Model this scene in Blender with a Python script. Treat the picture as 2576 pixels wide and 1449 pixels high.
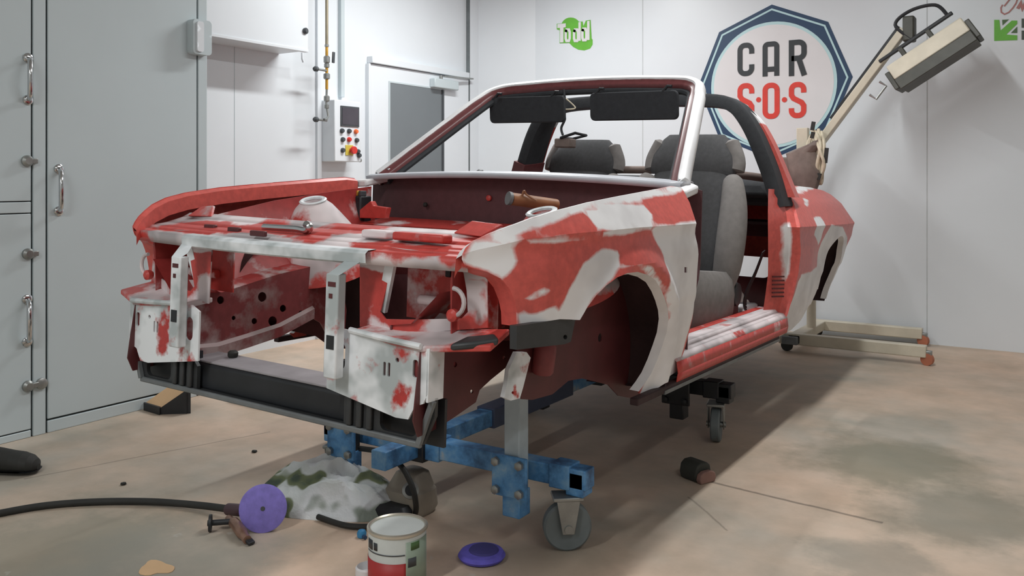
import bpy, bmesh, math, random
from mathutils import Vector, Matrix, noise
from mathutils.geometry import delaunay_2d_cdt
random.seed(7)
S = bpy.context.scene
for o in list(bpy.data.objects): bpy.data.objects.remove(o)
COL = S.collection

# ------------------------------------------------------------------ camera
FPX, VH, U0, YAW = 2192.0, 451.4, 1311.8, 0.5685
CAM = Vector((1.927, -2.308, 1.10))
cam = bpy.data.objects.new('camera', bpy.data.cameras.new('camera'))
COL.objects.link(cam); S.camera = cam
cam.location = CAM
cam.rotation_euler = (math.pi/2, 0, YAW)
cam.data.sensor_width = 36.0
cam.data.lens = FPX*36.0/2576
cam.data.shift_x = -(U0-1288)/2576
cam.data.shift_y = (VH-724.5)/2576
cam.data.clip_start = 0.05

# ------------------------------------------------------------------ world, lights, exposure
W = bpy.data.worlds.new('world'); S.world = W; W.use_nodes = True
W.node_tree.nodes['Background'].inputs[0].default_value = (.80, .86, .92, 1)
W.node_tree.nodes['Background'].inputs[1].default_value = 0.10
S.view_settings.view_transform = 'Standard'
S.view_settings.look = 'None'
S.view_settings.exposure = 0.0
S.view_settings.gamma = 1.0
S.view_settings.use_curve_mapping = False
CEIL = 3.0
# strips of ceiling tubes: (x, y0, y1, watts); last two are added fill, no seen source
STRIPS = [(0.84, 0.2, 2.5, 47), (-1.2, 1.7, 3.0, 56), (0.3, -4.2, -2.4, 56), (3.0, -3.0, -0.8, 22)]
for i, (x, y0, y1, w) in enumerate(STRIPS):
    L = bpy.data.lights.new('tube_or_fill_light', 'AREA'); L.shape = 'RECTANGLE'
    L.size = .12; L.size_y = y1-y0; L.energy = w; L.color = (.98, 1.0, .99)
    o = bpy.data.objects.new('tube_or_fill_light', L); COL.objects.link(o)
    o.location = (x, (y0+y1)/2, CEIL-.105)

# ------------------------------------------------------------------ pixel -> place helpers
LIFT, RO, PI_ = .221, .022, -.021
FW = Vector((-math.sin(YAW), math.cos(YAW), 0)); RT = Vector((math.cos(YAW), math.sin(YAW), 0)); UP = Vector((0, 0, 1))
CARM = Matrix.Translation((0, 0, LIFT)) @ Matrix.Rotation(PI_, 4, 'X') @ Matrix.Rotation(RO, 4, 'Y')
CARI = CARM.inverted()
def _hit(o, d, x, y, z):
    i, val = (0, x) if x is not None else (1, y) if y is not None else (2, z)
    return o + d*((val-o[i])/d[i])
def ray(u, v): return FW + RT*((u-U0)/FPX) + UP*((VH-v)/FPX)
def WP(u, v, x=None, y=None, z=None): return _hit(CAM, ray(u, v), x, y, z)
def CP(u, v, x=None, y=None, z=None): return _hit(CARI @ CAM, CARI.to_3x3() @ ray(u, v), x, y, z)
def c2w(p): return CARM @ Vector(p)

# ------------------------------------------------------------------ mesh helpers
class G:
    def __init__(s): s.v = []; s.f = []; s.a = []
    def vert(s, p, a=0.0): s.v.append(Vector(p)); s.a.append(a); return len(s.v)-1
    def face(s, *i): s.f.append(tuple(i))
    def hexa(s, P, a=0.0):
        b = len(s.v)
        for p in P: s.vert(p, a)
        for q in ((0,3,2,1),(4,5,6,7),(0,1,5,4),(1,2,6,5),(2,3,7,6),(3,0,4,7)): s.f.append(tuple(b+k for k in q))
        return s
    def box(s, x0, x1, y0, y1, z0, z1, a=0.0):
        return s.hexa([(x0,y0,z0),(x1,y0,z0),(x1,y1,z0),(x0,y1,z0),(x0,y0,z1),(x1,y0,z1),(x1,y1,z1),(x0,y1,z1)], a)
    def beam(s, p0, p1, w, h, up=(0,0,1), w1=None, h1=None, a=0.0):
        p0 = Vector(p0); p1 = Vector(p1); d = (p1-p0).normalized(); up = Vector(up)
        if abs(d.dot(up)) > .98: up = Vector((0,1,0))
        r = d.cross(up).normalized(); u = r.cross(d).normalized()
        w1 = w if w1 is None else w1; h1 = h if h1 is None else h1
        P = [p0-r*w/2-u*h/2, p0+r*w/2-u*h/2, p0+r*w/2+u*h/2, p0-r*w/2+u*h/2,
             p1-r*w1/2-u*h1/2, p1+r*w1/2-u*h1/2, p1+r*w1/2+u*h1/2, p1-r*w1/2+u*h1/2]
        return s.hexa(P, a)
    def tube(s, path, r, n=12, cap=True, a=0.0):
        path = [Vector(p) for p in path]; rs = r if isinstance(r, (list, tuple)) else [r]*len(path)
        b = len(s.v); prev = None
        for i, p in enumerate(path):
            d = (path[min(i+1, len(path)-1)]-path[max(i-1, 0)]).normalized()
            if prev is None:
                t = Vector((0,0,1)) if abs(d.z) < .9 else Vector((1,0,0)); e1 = d.cross(t).normalized()
            else: e1 = (prev-d*prev.dot(d)).normalized()
            prev = e1; e2 = d.cross(e1)
            for k in range(n):
                t = 2*math.pi*k/n; s.vert(p+(e1*math.cos(t)+e2*math.sin(t))*rs[i], a)
        for i in range(len(path)-1):
            for k in range(n):
                s.face(b+i*n+k, b+i*n+(k+1)%n, b+(i+1)*n+(k+1)%n, b+(i+1)*n+k)
        if cap:
            s.f.append(tuple(b+k for k in range(n))[::-1]); s.f.append(tuple(b+(len(path)-1)*n+k for k in range(n)))
        return s
    def lathe(s, prof, c=(0,0,0), axis=(0,0,1), n=28, a=0.0, ring=False):
        c = Vector(c); ax = Vector(axis).normalized(); t = Vector((1,0,0)) if abs(ax.x) < .9 else Vector((0,1,0))
        e1 = ax.cross(t).normalized(); e2 = ax.cross(e1); b = len(s.v)
        for r, h in prof:
            for k in range(n):
                q = 2*math.pi*k/n; s.vert(c+ax*h+(e1*math.cos(q)+e2*math.sin(q))*max(r, 1e-4), a)
        for i in range(len(prof)-1):
            for k in range(n): s.face(b+i*n+k, b+i*n+(k+1)%n, b+(i+1)*n+(k+1)%n, b+(i+1)*n+k)
        if ring:
            e = (len(prof)-1)*n
            for k in range(n): s.face(b+e+k, b+e+(k+1)%n, b+(k+1)%n, b+k)
            return s
        s.f.append(tuple(b+k for k in range(n))[::-1]); s.f.append(tuple(b+(len(prof)-1)*n+k for k in range(n)))
        return s
    def prism(s, pts, off, a=0.0):
        """closed polygon of 3-D points pushed along off"""
        off = Vector(off); b = len(s.v); n = len(pts)
        for p in pts: s.vert(p, a)
        for p in pts: s.vert(Vector(p)+off, a)
        s.f.append(tuple(range(b, b+n))); s.f.append(tuple(range(b+2*n-1, b+n-1, -1)))
        for k in range(n): s.face(b+k, b+n+k, b+n+(k+1)%n, b+(k+1)%n)
        return s
    def strip(s, A, B, a=0.0, b_=None, closed=False):
        b = len(s.v); n = len(A)
        for p in A: s.vert(p, a)
        for p in B: s.vert(p, a if b_ is None else b_)
        for k in range(n-1 if not closed else n): s.face(b+k, b+(k+1)%n, b+n+(k+1)%n, b+n+k)
        return s
    def mirror(s):
        g = G(); g.v = [Vector((-p.x, p.y, p.z)) for p in s.v]; g.a = list(s.a); g.f = [t[::-1] for t in s.f]; return g
def inside(p, poly):
    x, y = p; c = False; n = len(poly)
    for i in range(n):
        x0, y0 = poly[i]; x1, y1 = poly[(i+1) % n]
        if (y0 > y) != (y1 > y) and x < (x1-x0)*(y-y0)/(y1-y0)+x0: c = not c
    return c
def dens(poly, step):
    out = []
    for i in range(len(poly)):
        a = Vector(poly[i]); b = Vector(poly[(i+1) % len(poly)]); k = max(1, int((b-a).length/step))
        for j in range(k): out.append(a.lerp(b, j/k))
    return out
def panel(g, outline, fmap, thick, holes=(), step=.02, prime=None, extra=()):
    """sheet cut to an outline with holes, mapped by fmap(s,t)->3-D, thickness vector"""
    loops = [dens(outline, step)]+[dens(h, step*.6) for h in holes]
    P = []; E = []
    for L in loops:
        b = len(P); P += [Vector((q.x, q.y)) for q in L]; E += [(b+i, b+(i+1) % len(L)) for i in range(len(L))]
    for L in extra:
        L = [Vector(q) for q in L if inside(q, outline) and min((Vector(q)-w).length for w in P) > step*.3]
        b = len(P); P += L; E += [(b+i, b+i+1) for i in range(len(L)-1) if (L[i+1]-L[i]).length < step*2.5]
    bnd = list(P); xs = [p[0] for p in outline]; ys = [p[1] for p in outline]
    i = 0; y = min(ys)+step/2
    while y < max(ys):
        x = min(xs)+step*(.5 if i % 2 else .25)
        while x < max(xs):
            if inside((x, y), outline) and not any(inside((x, y), h) for h in holes):
                if all((q.x-x)**2+(q.y-y)**2 > (step*.45)**2 for q in bnd): P.append(Vector((x, y)))
            x += step
        y += step*.87; i += 1
    vs, es, fs, *_ = delaunay_2d_cdt(P, E, [], 0, 1e-6)
    keep = []
    for f in fs:
        c = sum((vs[k] for k in f), Vector((0, 0)))/len(f)
        if inside(c, outline) and not any(inside(c, h) for h in holes): keep.append(tuple(f))
    T = Vector(thick); b = len(g.v); n = len(vs)
    for q in vs: g.vert(fmap(q.x, q.y), prime(q.x, q.y) if prime else 0.0)
    for q in vs: g.vert(Vector(fmap(q.x, q.y))+T, prime(q.x, q.y) if prime else 0.0)
    cnt = {}
    for f in keep:
        g.f.append(tuple(b+k for k in f)); g.f.append(tuple(b+n+k for k in f[::-1]))
        for k in range(len(f)):
            e = (f[k], f[(k+1) % len(f)]); cnt[e] = cnt.get(e, 0)+1
    for (i, j) in cnt:
        if (j, i) not in cnt: g.face(b+j, b+i, b+n+i, b+n+j)
    return g
def ell(cx, cy, rx, ry=None, n=16, rot=0):
    ry = rx if ry is None else ry
    return [(cx+rx*math.cos(t)*math.cos(rot)-ry*math.sin(t)*math.sin(rot), cy+rx*math.cos(t)*math.sin(rot)+ry*math.sin(t)*math.cos(rot)) for t in [2*math.pi*k/n for k in range(n)]]
def rrect(x0, x1, y0, y1, r, n=5):
    P = []
    for cx, cy, a0 in ((x1-r, y1-r, 0), (x0+r, y1-r, 90), (x0+r, y0+r, 180), (x1-r, y0+r, 270)):
        for k in range(n+1):
            t = math.radians(a0+90*k/n); P.append((cx+r*math.cos(t), cy+r*math.sin(t)))
    return P
def lerp_table(T, x):
    if x <= T[0][0]: return T[0][1]
    for (a, va), (b, vb) in zip(T, T[1:]):
        if x <= b:
            t = (x-a)/(b-a); return va+(vb-va)*t
    return T[-1][1]
def spline(P, k=8):
    P = [Vector(p) for p in P]; out = []
    for i in range(len(P)-1):
        a = P[max(i-1, 0)]; b = P[i]; c = P[i+1]; d = P[min(i+2, len(P)-1)]
        for j in range(k):
            t = j/k
            out.append(.5*((2*b)+(c-a)*t+(2*a-5*b+4*c-d)*t*t+(3*b-a-3*c+d)*t**3))
    return out+[P[-1]]
WORLD_OF = {}
def obj(name, g, mat, parent=None, smooth=35, bevel=0, seg=2, prime=None):
    me = bpy.data.meshes.new(name); me.from_pydata([tuple(p) for p in g.v], [], g.f)
    bm = bmesh.new(); bm.from_mesh(me); bmesh.ops.recalc_face_normals(bm, faces=bm.faces); bm.to_mesh(me); bm.free()
    at = me.attributes.new('prime', 'FLOAT', 'POINT')
    for i, p in enumerate(g.v): at.data[i].value = g.a[i] if prime is None else (prime(p) if callable(prime) else prime)
    me.materials.append(mat)
    me.polygons.foreach_set('use_smooth', [True]*len(me.polygons)); me.set_sharp_from_angle(angle=math.radians(smooth))
    o = bpy.data.objects.new(name, me); COL.objects.link(o)
    if parent is not None:
        o.parent = parent
        L = WORLD_OF.get(parent.name)
        if L is not None: o.location = -L
    if bevel:
        m = o.modifiers.new('bevel', 'BEVEL'); m.width = bevel; m.segments = seg; m.limit_method = 'ANGLE'; m.angle_limit = math.radians(35)
    return o
def tag(o, label, cat, group=None):
    o['label'] = label; o['category'] = cat
    if group: o['group'] = group
    return o
def thing(name, label, cat, loc=(0,0,0), group=None, matrix=None):
    o = bpy.data.objects.new(name, None); COL.objects.link(o); o.empty_display_size = .1
    if matrix is not None: o.matrix_world = matrix
    else:
        o.location = loc; WORLD_OF[o.name] = Vector(loc)
    return tag(o, label, cat, group)
def single(name, g, mat, label, cat, group=None, **k):
    """a thing that is one mesh, its origin at the middle of its base"""
    lo = Vector([min(p[i] for p in g.v) for i in range(3)]); hi = Vector([max(p[i] for p in g.v) for i in range(3)])
    c = Vector(((lo.x+hi.x)/2, (lo.y+hi.y)/2, lo.z)); h = G(); h.v = [p-c for p in g.v]; h.f = g.f; h.a = g.a
    o = obj(name, h, mat, **k); o.location = c; return tag(o, label, cat, group)
def struct(name, g, mat, **k):
    o = obj(name, g, mat, **k); o['kind'] = 'structure'; return o

# ------------------------------------------------------------------ materials
def srgb(r, g, b): return tuple(((c/255/12.92) if c/255 <= .04045 else ((c/255+.055)/1.055)**2.4) for c in (r, g, b))+(1,)
def newmat(name, rough=.5, metal=0.0):
    m = bpy.data.materials.new(name); m.use_nodes = True; n = m.node_tree.nodes; b = n['Principled BSDF']
    b.inputs['Roughness'].default_value = rough; b.inputs['Metallic'].default_value = metal
    return m, n, m.node_tree.links, b
def nz(n, l, scale, detail=4, rough=.55, coord='Object'):
    tc = n.new('ShaderNodeTexCoord'); t = n.new('ShaderNodeTexNoise'); t.inputs['Scale'].default_value = scale
    t.inputs['Detail'].default_value = detail; t.inputs['Roughness'].default_value = rough
    l.new(tc.outputs[coord], t.inputs['Vector']); return t
def ramp(n, l, src, stops):
    r = n.new('ShaderNodeValToRGB'); e = r.color_ramp.elements
    while len(e) < len(stops): e.new(.5)
    for k, (p, c) in enumerate(stops): e[k].position = p; e[k].color = c if len(c) == 4 else (*c, 1)
    l.new(src, r.inputs[0]); return r
def mixc(n, l, fac, a, b):
    m = n.new('ShaderNodeMix'); m.data_type = 'RGBA'
    for key, val in ((0, fac), (6, a), (7, b)):
        if hasattr(val, 'is_output') or hasattr(val, 'links'): l.new(val, m.inputs[key])
        else: m.inputs[key].default_value = val
    return m.outputs[2]
def math_(n, l, op, a, b=0.0, c=None, clamp=False):
    m = n.new('ShaderNodeMath'); m.operation = op; m.use_clamp = clamp
    for k, val in enumerate((a, b) if c is None else (a, b, c)):
        if hasattr(val, 'links'): l.new(val, m.inputs[k])
        else: m.inputs[k].default_value = val
    return m.outputs[0]
def plain(name, col, rough=.5, metal=0.0, var=.12, scale=14, bump=0.0, bscale=120):
    m, n, l, b = newmat(name, rough, metal); t = nz(n, l, scale)
    c0 = tuple(max(0, c*(1-var)) for c in col[:3])+(1,); c1 = tuple(min(1, c*(1+var)) for c in col[:3])+(1,)
    r = ramp(n, l, t.outputs['Fac'], [(.3, c0), (.7, c1)]); l.new(r.outputs[0], b.inputs['Base Color'])
    if bump:
        t2 = nz(n, l, bscale, 2); bp = n.new('ShaderNodeBump'); bp.inputs['Strength'].default_value = bump; bp.inputs['Distance'].default_value = .004
        l.new(t2.outputs['Fac'], bp.inputs['Height']); l.new(bp.outputs[0], b.inputs['Normal'])
    return m
def carpaint(name, red, prim, bare, amp=.9, scale=7, sharp=7, rough=.42, metal=.0):
    """old paint, with pale primer and bare steel where it was rubbed down ('prime' says where)"""
    m, n, l, b = newmat(name, rough)
    at = n.new('ShaderNodeAttribute'); at.attribute_name = 'prime'
    t = nz(n, l, scale, 5, .6); t2 = nz(n, l, scale*.45, 3); t3 = nz(n, l, scale*5, 3)
    f = math_(n, l, 'SUBTRACT', t.outputs['Fac'], .5); f = math_(n, l, 'MULTIPLY', f, amp)
    f = math_(n, l, 'ADD', f, at.outputs['Fac']); f = math_(n, l, 'SUBTRACT', f, .5)
    f = math_(n, l, 'MULTIPLY_ADD', f, sharp, .5, clamp=True)
    r0 = ramp(n, l, t3.outputs['Fac'], [(.3, tuple(c*.86 for c in red[:3])), (.7, tuple(min(1, c*1.1) for c in red[:3]))])
    p0 = ramp(n, l, t2.outputs['Fac'], [(.38, bare), (.56, prim)])
    l.new(mixc(n, l, f, r0.outputs[0], p0.outputs[0]), b.inputs['Base Color'])
    rr = math_(n, l, 'MULTIPLY_ADD', f, .10, rough); l.new(rr, b.inputs['Roughness'])
    b.inputs['Metallic'].default_value = metal
    bp = n.new('ShaderNodeBump'); bp.inputs['Strength'].default_value = .08; bp.inputs['Distance'].default_value = .003
    l.new(t.outputs['Fac'], bp.inputs['Height']); l.new(bp.outputs[0], b.inputs['Normal'])
    return m
RED = srgb(212, 94, 86); PRIM = srgb(242, 241, 243); BARE = srgb(172, 172, 176); MAROON = srgb(112, 46, 48)
M = {}
M['paint'] = carpaint('red_paint_with_primer', RED, PRIM, srgb(222, 220, 222), amp=.5, scale=9, sharp=6, rough=.36)
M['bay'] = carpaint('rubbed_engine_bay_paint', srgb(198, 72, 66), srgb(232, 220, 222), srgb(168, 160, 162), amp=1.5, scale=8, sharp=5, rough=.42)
M['bay_mid'] = carpaint('shaded_bay_red_paint', srgb(160, 58, 56), srgb(206, 192, 192), srgb(140, 128, 126), amp=1.5, scale=7, sharp=5, rough=.45)  # bay red a step darker, shade inside the bay put into the colour
M['bay_dark'] = carpaint('shade_darkened_red_paint', srgb(124, 56, 58), srgb(180, 160, 160), srgb(130, 116, 114), amp=1.3, scale=7, sharp=4, rough=.55)  # red darkened further to carry the engine bay's shade
M['steel'] = carpaint('bare_steel_with_red_traces', srgb(186, 60, 56), srgb(238, 242, 246), srgb(176, 184, 186), amp=1.5, scale=16, sharp=5, rough=.34, metal=.0)
M['under'] = plain('dark_underseal', srgb(54, 34, 36), .7, 0, .3, 9, .3, 60)
M['maroon'] = plain('maroon_paint_and_shade', srgb(84, 36, 38), .5, 0, .3, 6)
M['black_tin'] = plain('blackened_steel', srgb(58, 60, 62), .5, .2, .25, 10)
M['grey_tin'] = plain('grey_primed_steel', srgb(112, 116, 118), .5, .1, .2, 10)
M['black'] = plain('black_plastic', srgb(34, 36, 40), .5, 0, .2)
M['black_trim'] = plain('black_trim_cloth', srgb(46, 48, 52), .8, 0, .15, 40, .2, 300)
M['rubber'] = plain('black_rubber', srgb(40, 40, 38), .7, 0, .2)
M['seat'] = plain('charcoal_seat_cloth', srgb(78, 78, 80), .95, 0, .12, 60, .25, 500)
M['seat_side'] = plain('grey_seat_velour', srgb(128, 124, 122), .95, 0, .10, 30, .2, 500)
M['chrome'] = plain('chrome', srgb(200, 202, 204), .15, 1.0, .05)
M['metal'] = plain('dull_zinc', srgb(150, 152, 150), .4, .7, .2)
M['white_paint'] = plain('white_wall_enamel', srgb(222, 227, 232), .38, 0, .02, 2)
M['booth'] = plain('pale_grey_booth_panel', srgb(192, 203, 207), .42, 0, .025, 2)
M['gap'] = plain('dark_joint', srgb(64, 72, 74), .8, 0, .1)
M['cream'] = plain('cream_enamel', srgb(206, 198, 180), .45, 0, .1, 8)
M['olive'] = plain('dark_grey_casing', srgb(70, 70, 64), .5, 0, .15)
M['glass_dark'] = plain('grey_window_glass', srgb(112, 118, 122), .12, 0, .05, 1.5)
M['screen'] = plain('dark_screen', srgb(72, 68, 76), .2, 0, .1)
M['brown'] = plain('brown_pipe', srgb(140, 96, 66), .5, 0, .25)
M['brown_cloth'] = plain('brown_cloth', srgb(120, 106, 100), .9, 0, .2, 12)
M['rope'] = plain('pale_cable', srgb(206, 196, 174), .7, 0, .15, 30)
M['amber'] = plain('yellow_brass', srgb(196, 150, 60), .4, .4, .2)
M['orange'] = plain('orange_button', srgb(226, 110, 60), .4)
M['redbtn'] = plain('red_button', srgb(214, 52, 44), .4)
M['yellow'] = plain('yellow_plate', srgb(210, 190, 80), .5)
M['greybtn'] = plain('dark_button', srgb(70, 74, 78), .4)
M['navy'] = plain('navy_vinyl', srgb(34, 62, 94), .5, 0, .08, 3)
M['sign_white'] = plain('white_vinyl', srgb(224, 222, 224), .35, 0, .03, 3)
M['sign_cyan'] = plain('pale_cyan_vinyl', srgb(186, 218, 222), .45, 0, .04, 3)
M['sign_black'] = plain('black_vinyl', srgb(46, 50, 54), .5, 0, .08)
M['sign_red'] = plain('red_vinyl', srgb(216, 62, 50), .5, 0, .06)
M['lime'] = plain('lime_vinyl', srgb(104, 182, 60), .5, 0, .06)
M['lime_dark'] = plain('dark_green_vinyl', srgb(74, 104, 62), .5, 0, .06)
M['grey_vinyl'] = plain('dark_grey_vinyl', srgb(70, 78, 72), .5, 0, .06)
M['brick_vinyl'] = plain('faded_red_vinyl', srgb(178, 120, 116), .5, 0, .1)
M['purple'] = plain('purple_abrasive', srgb(134, 122, 204), .8, 0, .12, 50, .3, 700)
M['purple_dark'] = plain('violet_foam', srgb(96, 88, 186), .85, 0, .15, 40)
M['tan'] = plain('tan_card', srgb(214, 178, 138), .8, 0, .08, 6)
M['brass'] = plain('worn_brass', srgb(150, 116, 100), .35, .6, .25, 30)
M['tin'] = plain('bright_tinplate', srgb(206, 200, 186), .28, .6, .08)
M['lid_in'] = plain('pinkish_tin_lid', srgb(182, 168, 160), .5, .1, .06, 5)
M['label_red'] = plain('red_label', srgb(168, 44, 44), .5, 0, .08)
M['label_white'] = plain('white_label', srgb(206, 212, 210), .5, 0, .05)
M['label_green'] = plain('greenish_label', srgb(150, 166, 150), .5, 0, .1)
M['cap_blue'] = plain('blue_plastic', srgb(52, 128, 176), .4)
M['emit'] = plain('tube_housing', srgb(235, 238, 238), .5)
M['silver'] = plain('silver_foil', srgb(190, 190, 192), .3, .8, .2, 20)
M['plastic_film'] = plain('cloudy_plastic_film', srgb(198, 192, 186), .35, 0, .15, 18, .6, 60)
def blue_paint():
    m, n, l, b = newmat('worn_blue_paint', .5); t = nz(n, l, 9, 5, .65)
    r = ramp(n, l, t.outputs['Fac'], [(.34, srgb(46, 84, 124)), (.5, srgb(84, 142, 194)), (.62, srgb(120, 164, 200)), (.70, srgb(176, 178, 176))])
    l.new(r.outputs[0], b.inputs['Base Color']); return m
M['blue'] = blue_paint()
def bag_mat():
    m, n, l, b = newmat('printed_crumpled_sack', .55); t = nz(n, l, 6.5, 2, .45)
    r = ramp(n, l, t.outputs['Fac'], [(.36, srgb(70, 84, 70)), (.42, srgb(112, 122, 88)), (.455, srgb(214, 220, 220)), (.62, srgb(230, 234, 238)), (.68, srgb(140, 150, 140))])
    r.color_ramp.interpolation = 'EASE'
    l.new(r.outputs[0], b.inputs['Base Color'])
    t2 = nz(n, l, 26, 4); bp = n.new('ShaderNodeBump'); bp.inputs['Strength'].default_value = .5; bp.inputs['Distance'].default_value = .01
    l.new(t2.outputs['Fac'], bp.inputs['Height']); l.new(bp.outputs[0], b.inputs['Normal']); return m
M['bag'] = bag_mat()
def floor_mat():
    m, n, l, b = newmat('stained_concrete', .62)
    tc = n.new('ShaderNodeTexCoord'); sx = n.new('ShaderNodeSeparateXYZ'); l.new(tc.outputs['Object'], sx.inputs[0])
    big = nz(n, l, .9, 4, .6); mid = nz(n, l, 3.2, 6, .65); fine = nz(n, l, 30, 5, .6); spot = nz(n, l, 11, 3, .5)
    base = ramp(n, l, big.outputs['Fac'], [(.36, srgb(176, 168, 156)), (.50, srgb(200, 180, 162)), (.66, srgb(214, 186, 164))])
    dirt = ramp(n, l, mid.outputs['Fac'], [(.35, (.70, .71, .68)), (.62, (1, 1, 1))])
    c = n.new('ShaderNodeMix'); c.data_type = 'RGBA'; c.blend_type = 'MULTIPLY'; c.inputs[0].default_value = .75
    l.new(base.outputs[0], c.inputs[6]); l.new(dirt.outputs[0], c.inputs[7]); col = c.outputs[2]
    def blob(cx, cy, rad, wob):
        dx = math_(n, l, 'SUBTRACT', sx.outputs[0], cx); dy = math_(n, l, 'SUBTRACT', sx.outputs[1], cy)
        d = math_(n, l, 'SQRT', math_(n, l, 'ADD', math_(n, l, 'MULTIPLY', dx, dx), math_(n, l, 'MULTIPLY', dy, dy)))
        w = math_(n, l, 'MULTIPLY_ADD', mid.outputs['Fac'], wob, -wob*.5); d = math_(n, l, 'ADD', d, w)
        return math_(n, l, 'MULTIPLY_ADD', d, -1/(rad*.5), 2.0, clamp=True)
    for cx, cy, rad, wob, cc, k in STAINS:
        col = mixc(n, l, math_(n, l, 'MULTIPLY', blob(cx, cy, rad, wob), k), col, cc)
    # pale paint splashes
    sp = ramp(n, l, spot.outputs['Fac'], [(.70, (0, 0, 0)), (.73, (1, 1, 1))]); near = blob(.15, -1.0, 1.0, .5)
    col = mixc(n, l, math_(n, l, 'MULTIPLY', math_(n, l, 'MULTIPLY', sp.outputs[0], near), .6), col, srgb(198, 200, 196))
    for (x0, y0, x1, y1, wdt, k) in JOINTS:                      # cracks and slab joints
        L = math.hypot(x1-x0, y1-y0); nx, ny = -(y1-y0)/L, (x1-x0)/L
        d = math_(n, l, 'ADD', math_(n, l, 'MULTIPLY', sx.outputs[0], nx), math_(n, l, 'MULTIPLY_ADD', sx.outputs[1], ny, -(x0*nx+y0*ny)))
        d = math_(n, l, 'ABSOLUTE', math_(n, l, 'ADD', d, math_(n, l, 'MULTIPLY_ADD', mid.outputs['Fac'], .03, -.015)))
        t = math_(n, l, 'ADD', math_(n, l, 'MULTIPLY', sx.outputs[0], (x1-x0)/L), math_(n, l, 'MULTIPLY_ADD', sx.outputs[1], (y1-y0)/L, -(x0*(x1-x0)+y0*(y1-y0))/L))
        lim = math_(n, l, 'MULTIPLY', math_(n, l, 'GREATER_THAN', t, 0), math_(n, l, 'LESS_THAN', t, L))
        msk = math_(n, l, 'MULTIPLY', math_(n, l, 'MULTIPLY_ADD', d, -1/wdt, 1.0, clamp=True), lim)
        col = mixc(n, l, math_(n, l, 'MULTIPLY', msk, k), col, srgb(70, 62, 54))
    l.new(col, b.inputs['Base Color'])
    bp = n.new('ShaderNodeBump'); bp.inputs['Strength'].default_value = .15; bp.inputs['Distance'].default_value = .004
    l.new(fine.outputs['Fac'], bp.inputs['Height']); l.new(bp.outputs[0], b.inputs['Normal'])
    return m
def fl(u, v): p = WP(u, v, z=0); return p.x, p.y
OL = srgb(104, 100, 84)
STAINS = [(*fl(2230, 1160), .42, .5, srgb(122, 120, 102), .7), (*fl(2420, 1300), .34, .5, srgb(124, 120, 106), .65), (*fl(2200, 1420), .22, .5, srgb(134, 130, 120), .5),
          (*fl(120, 1390), .5, .6, srgb(140, 138, 124), .7), (*fl(420, 1420), .4, .5, srgb(148, 148, 140), .6), (*fl(1350, 1440), .3, .4, srgb(150, 138, 124), .5)]
JOINTS = [(*fl(1790, 1213), *fl(2220, 1316), .012, .75), (*fl(60, 1205), *fl(680, 1086), .008, .5), (*fl(1730, 1250), *fl(1830, 1335), .006, .5)]
M['floor'] = floor_mat()
M['ceil'] = plain('ceiling_panel', srgb(205, 208, 208), .7, 0, .03)

# ------------------------------------------------------------------ the room
XB, XL, YR = -1.84, -2.5, 4.06
Y1 = WP(521, 500, x=XB).y
struct('floor', G().box(-4, 5, -5, 5.5, -.06, 0), M['floor'])
struct('ceiling', G().box(-4, 5, -5, 5.5, CEIL, CEIL+.06), M['ceil'])
YC = 3.86
g = G().box(XL-.1, XL, Y1-.4, YC, 0, CEIL); struct('wall_left', g, M['white_paint'])
g = G().prism([(XL, YC, 0), (-2.0, YR, 0), (-2.0, YR+.1, 0), (XL-.1, YR+.1, 0), (XL-.1, YC, 0)], (0, 0, CEIL)); struct('wall_corner', g, M['white_paint'])
g = G().box(-2.0, 4.4, YR, YR+.1, 0, CEIL); wback = struct('wall_back', g, M['white_paint'])
M['far_wall'] = plain('pale_grey_wall', srgb(200, 202, 202), .6, 0, .04)
struct('wall_right', G().box(4.3, 4.4, -4.6, YR, 0, CEIL), M['far_wall'])
struct('wall_front', G().box(-2.6, 4.4, -4.7, -4.6, 0, CEIL), M['far_wall'])
g = G().box(XB-.7, XB-.013, -4.6, Y1, 0, CEIL); wbooth = struct('wall_booth', g, M['gap'])
# visible seams of the back wall's sandwich panels
for u in (1617, 2332):
    x = WP(u, 400, y=YR).x; obj('panel_seam', G().box(x-.002, x+.002, YR-.0015, YR+.01, 0, CEIL), plain('seam_grey', srgb(176, 180, 180), .6), wback)
def on_booth(u, v): p = WP(u, v, x=XB); return p.y, p.z
PT = .013
def booth_panel(name, y0, y1, z0, z1, parent=wbooth):
    return obj(name, G().box(XB-PT, XB, y0, y1, z0, z1), M['booth'], parent, bevel=.003)
gp = .0045
yA = on_booth(81, 500)[0]; yB = on_booth(118, 500)[0]; yC_ = on_booth(497, 400)[0]
zS1 = on_booth(40, 506)[1]; zS2 = on_booth(40, 539)[1]
booth_panel('frame_post', yA+gp, yB-gp, 0, CEIL)
booth_panel('frame_edge', yC_+gp, Y1, 0, CEIL)
booth_panel('bottom_rail', -4.6, yA-gp, 0, .03); booth_panel('bottom_rail', yB+gp, yC_-gp, 0, .052)
booth_panel('middle_rail', -1.2, yA-gp, zS2+gp, zS1-gp)
booth_panel('side_post', -1.45, -1.2-gp, .03+2*gp, CEIL)
booth_panel('far_panel', -4.6, -1.45-gp, .03+2*gp, CEIL)
booth_panel('top_rail', -1.2, yA-gp, 2.2, CEIL); booth_panel('top_rail', yB+gp, yC_-gp, 2.42, CEIL)
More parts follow.
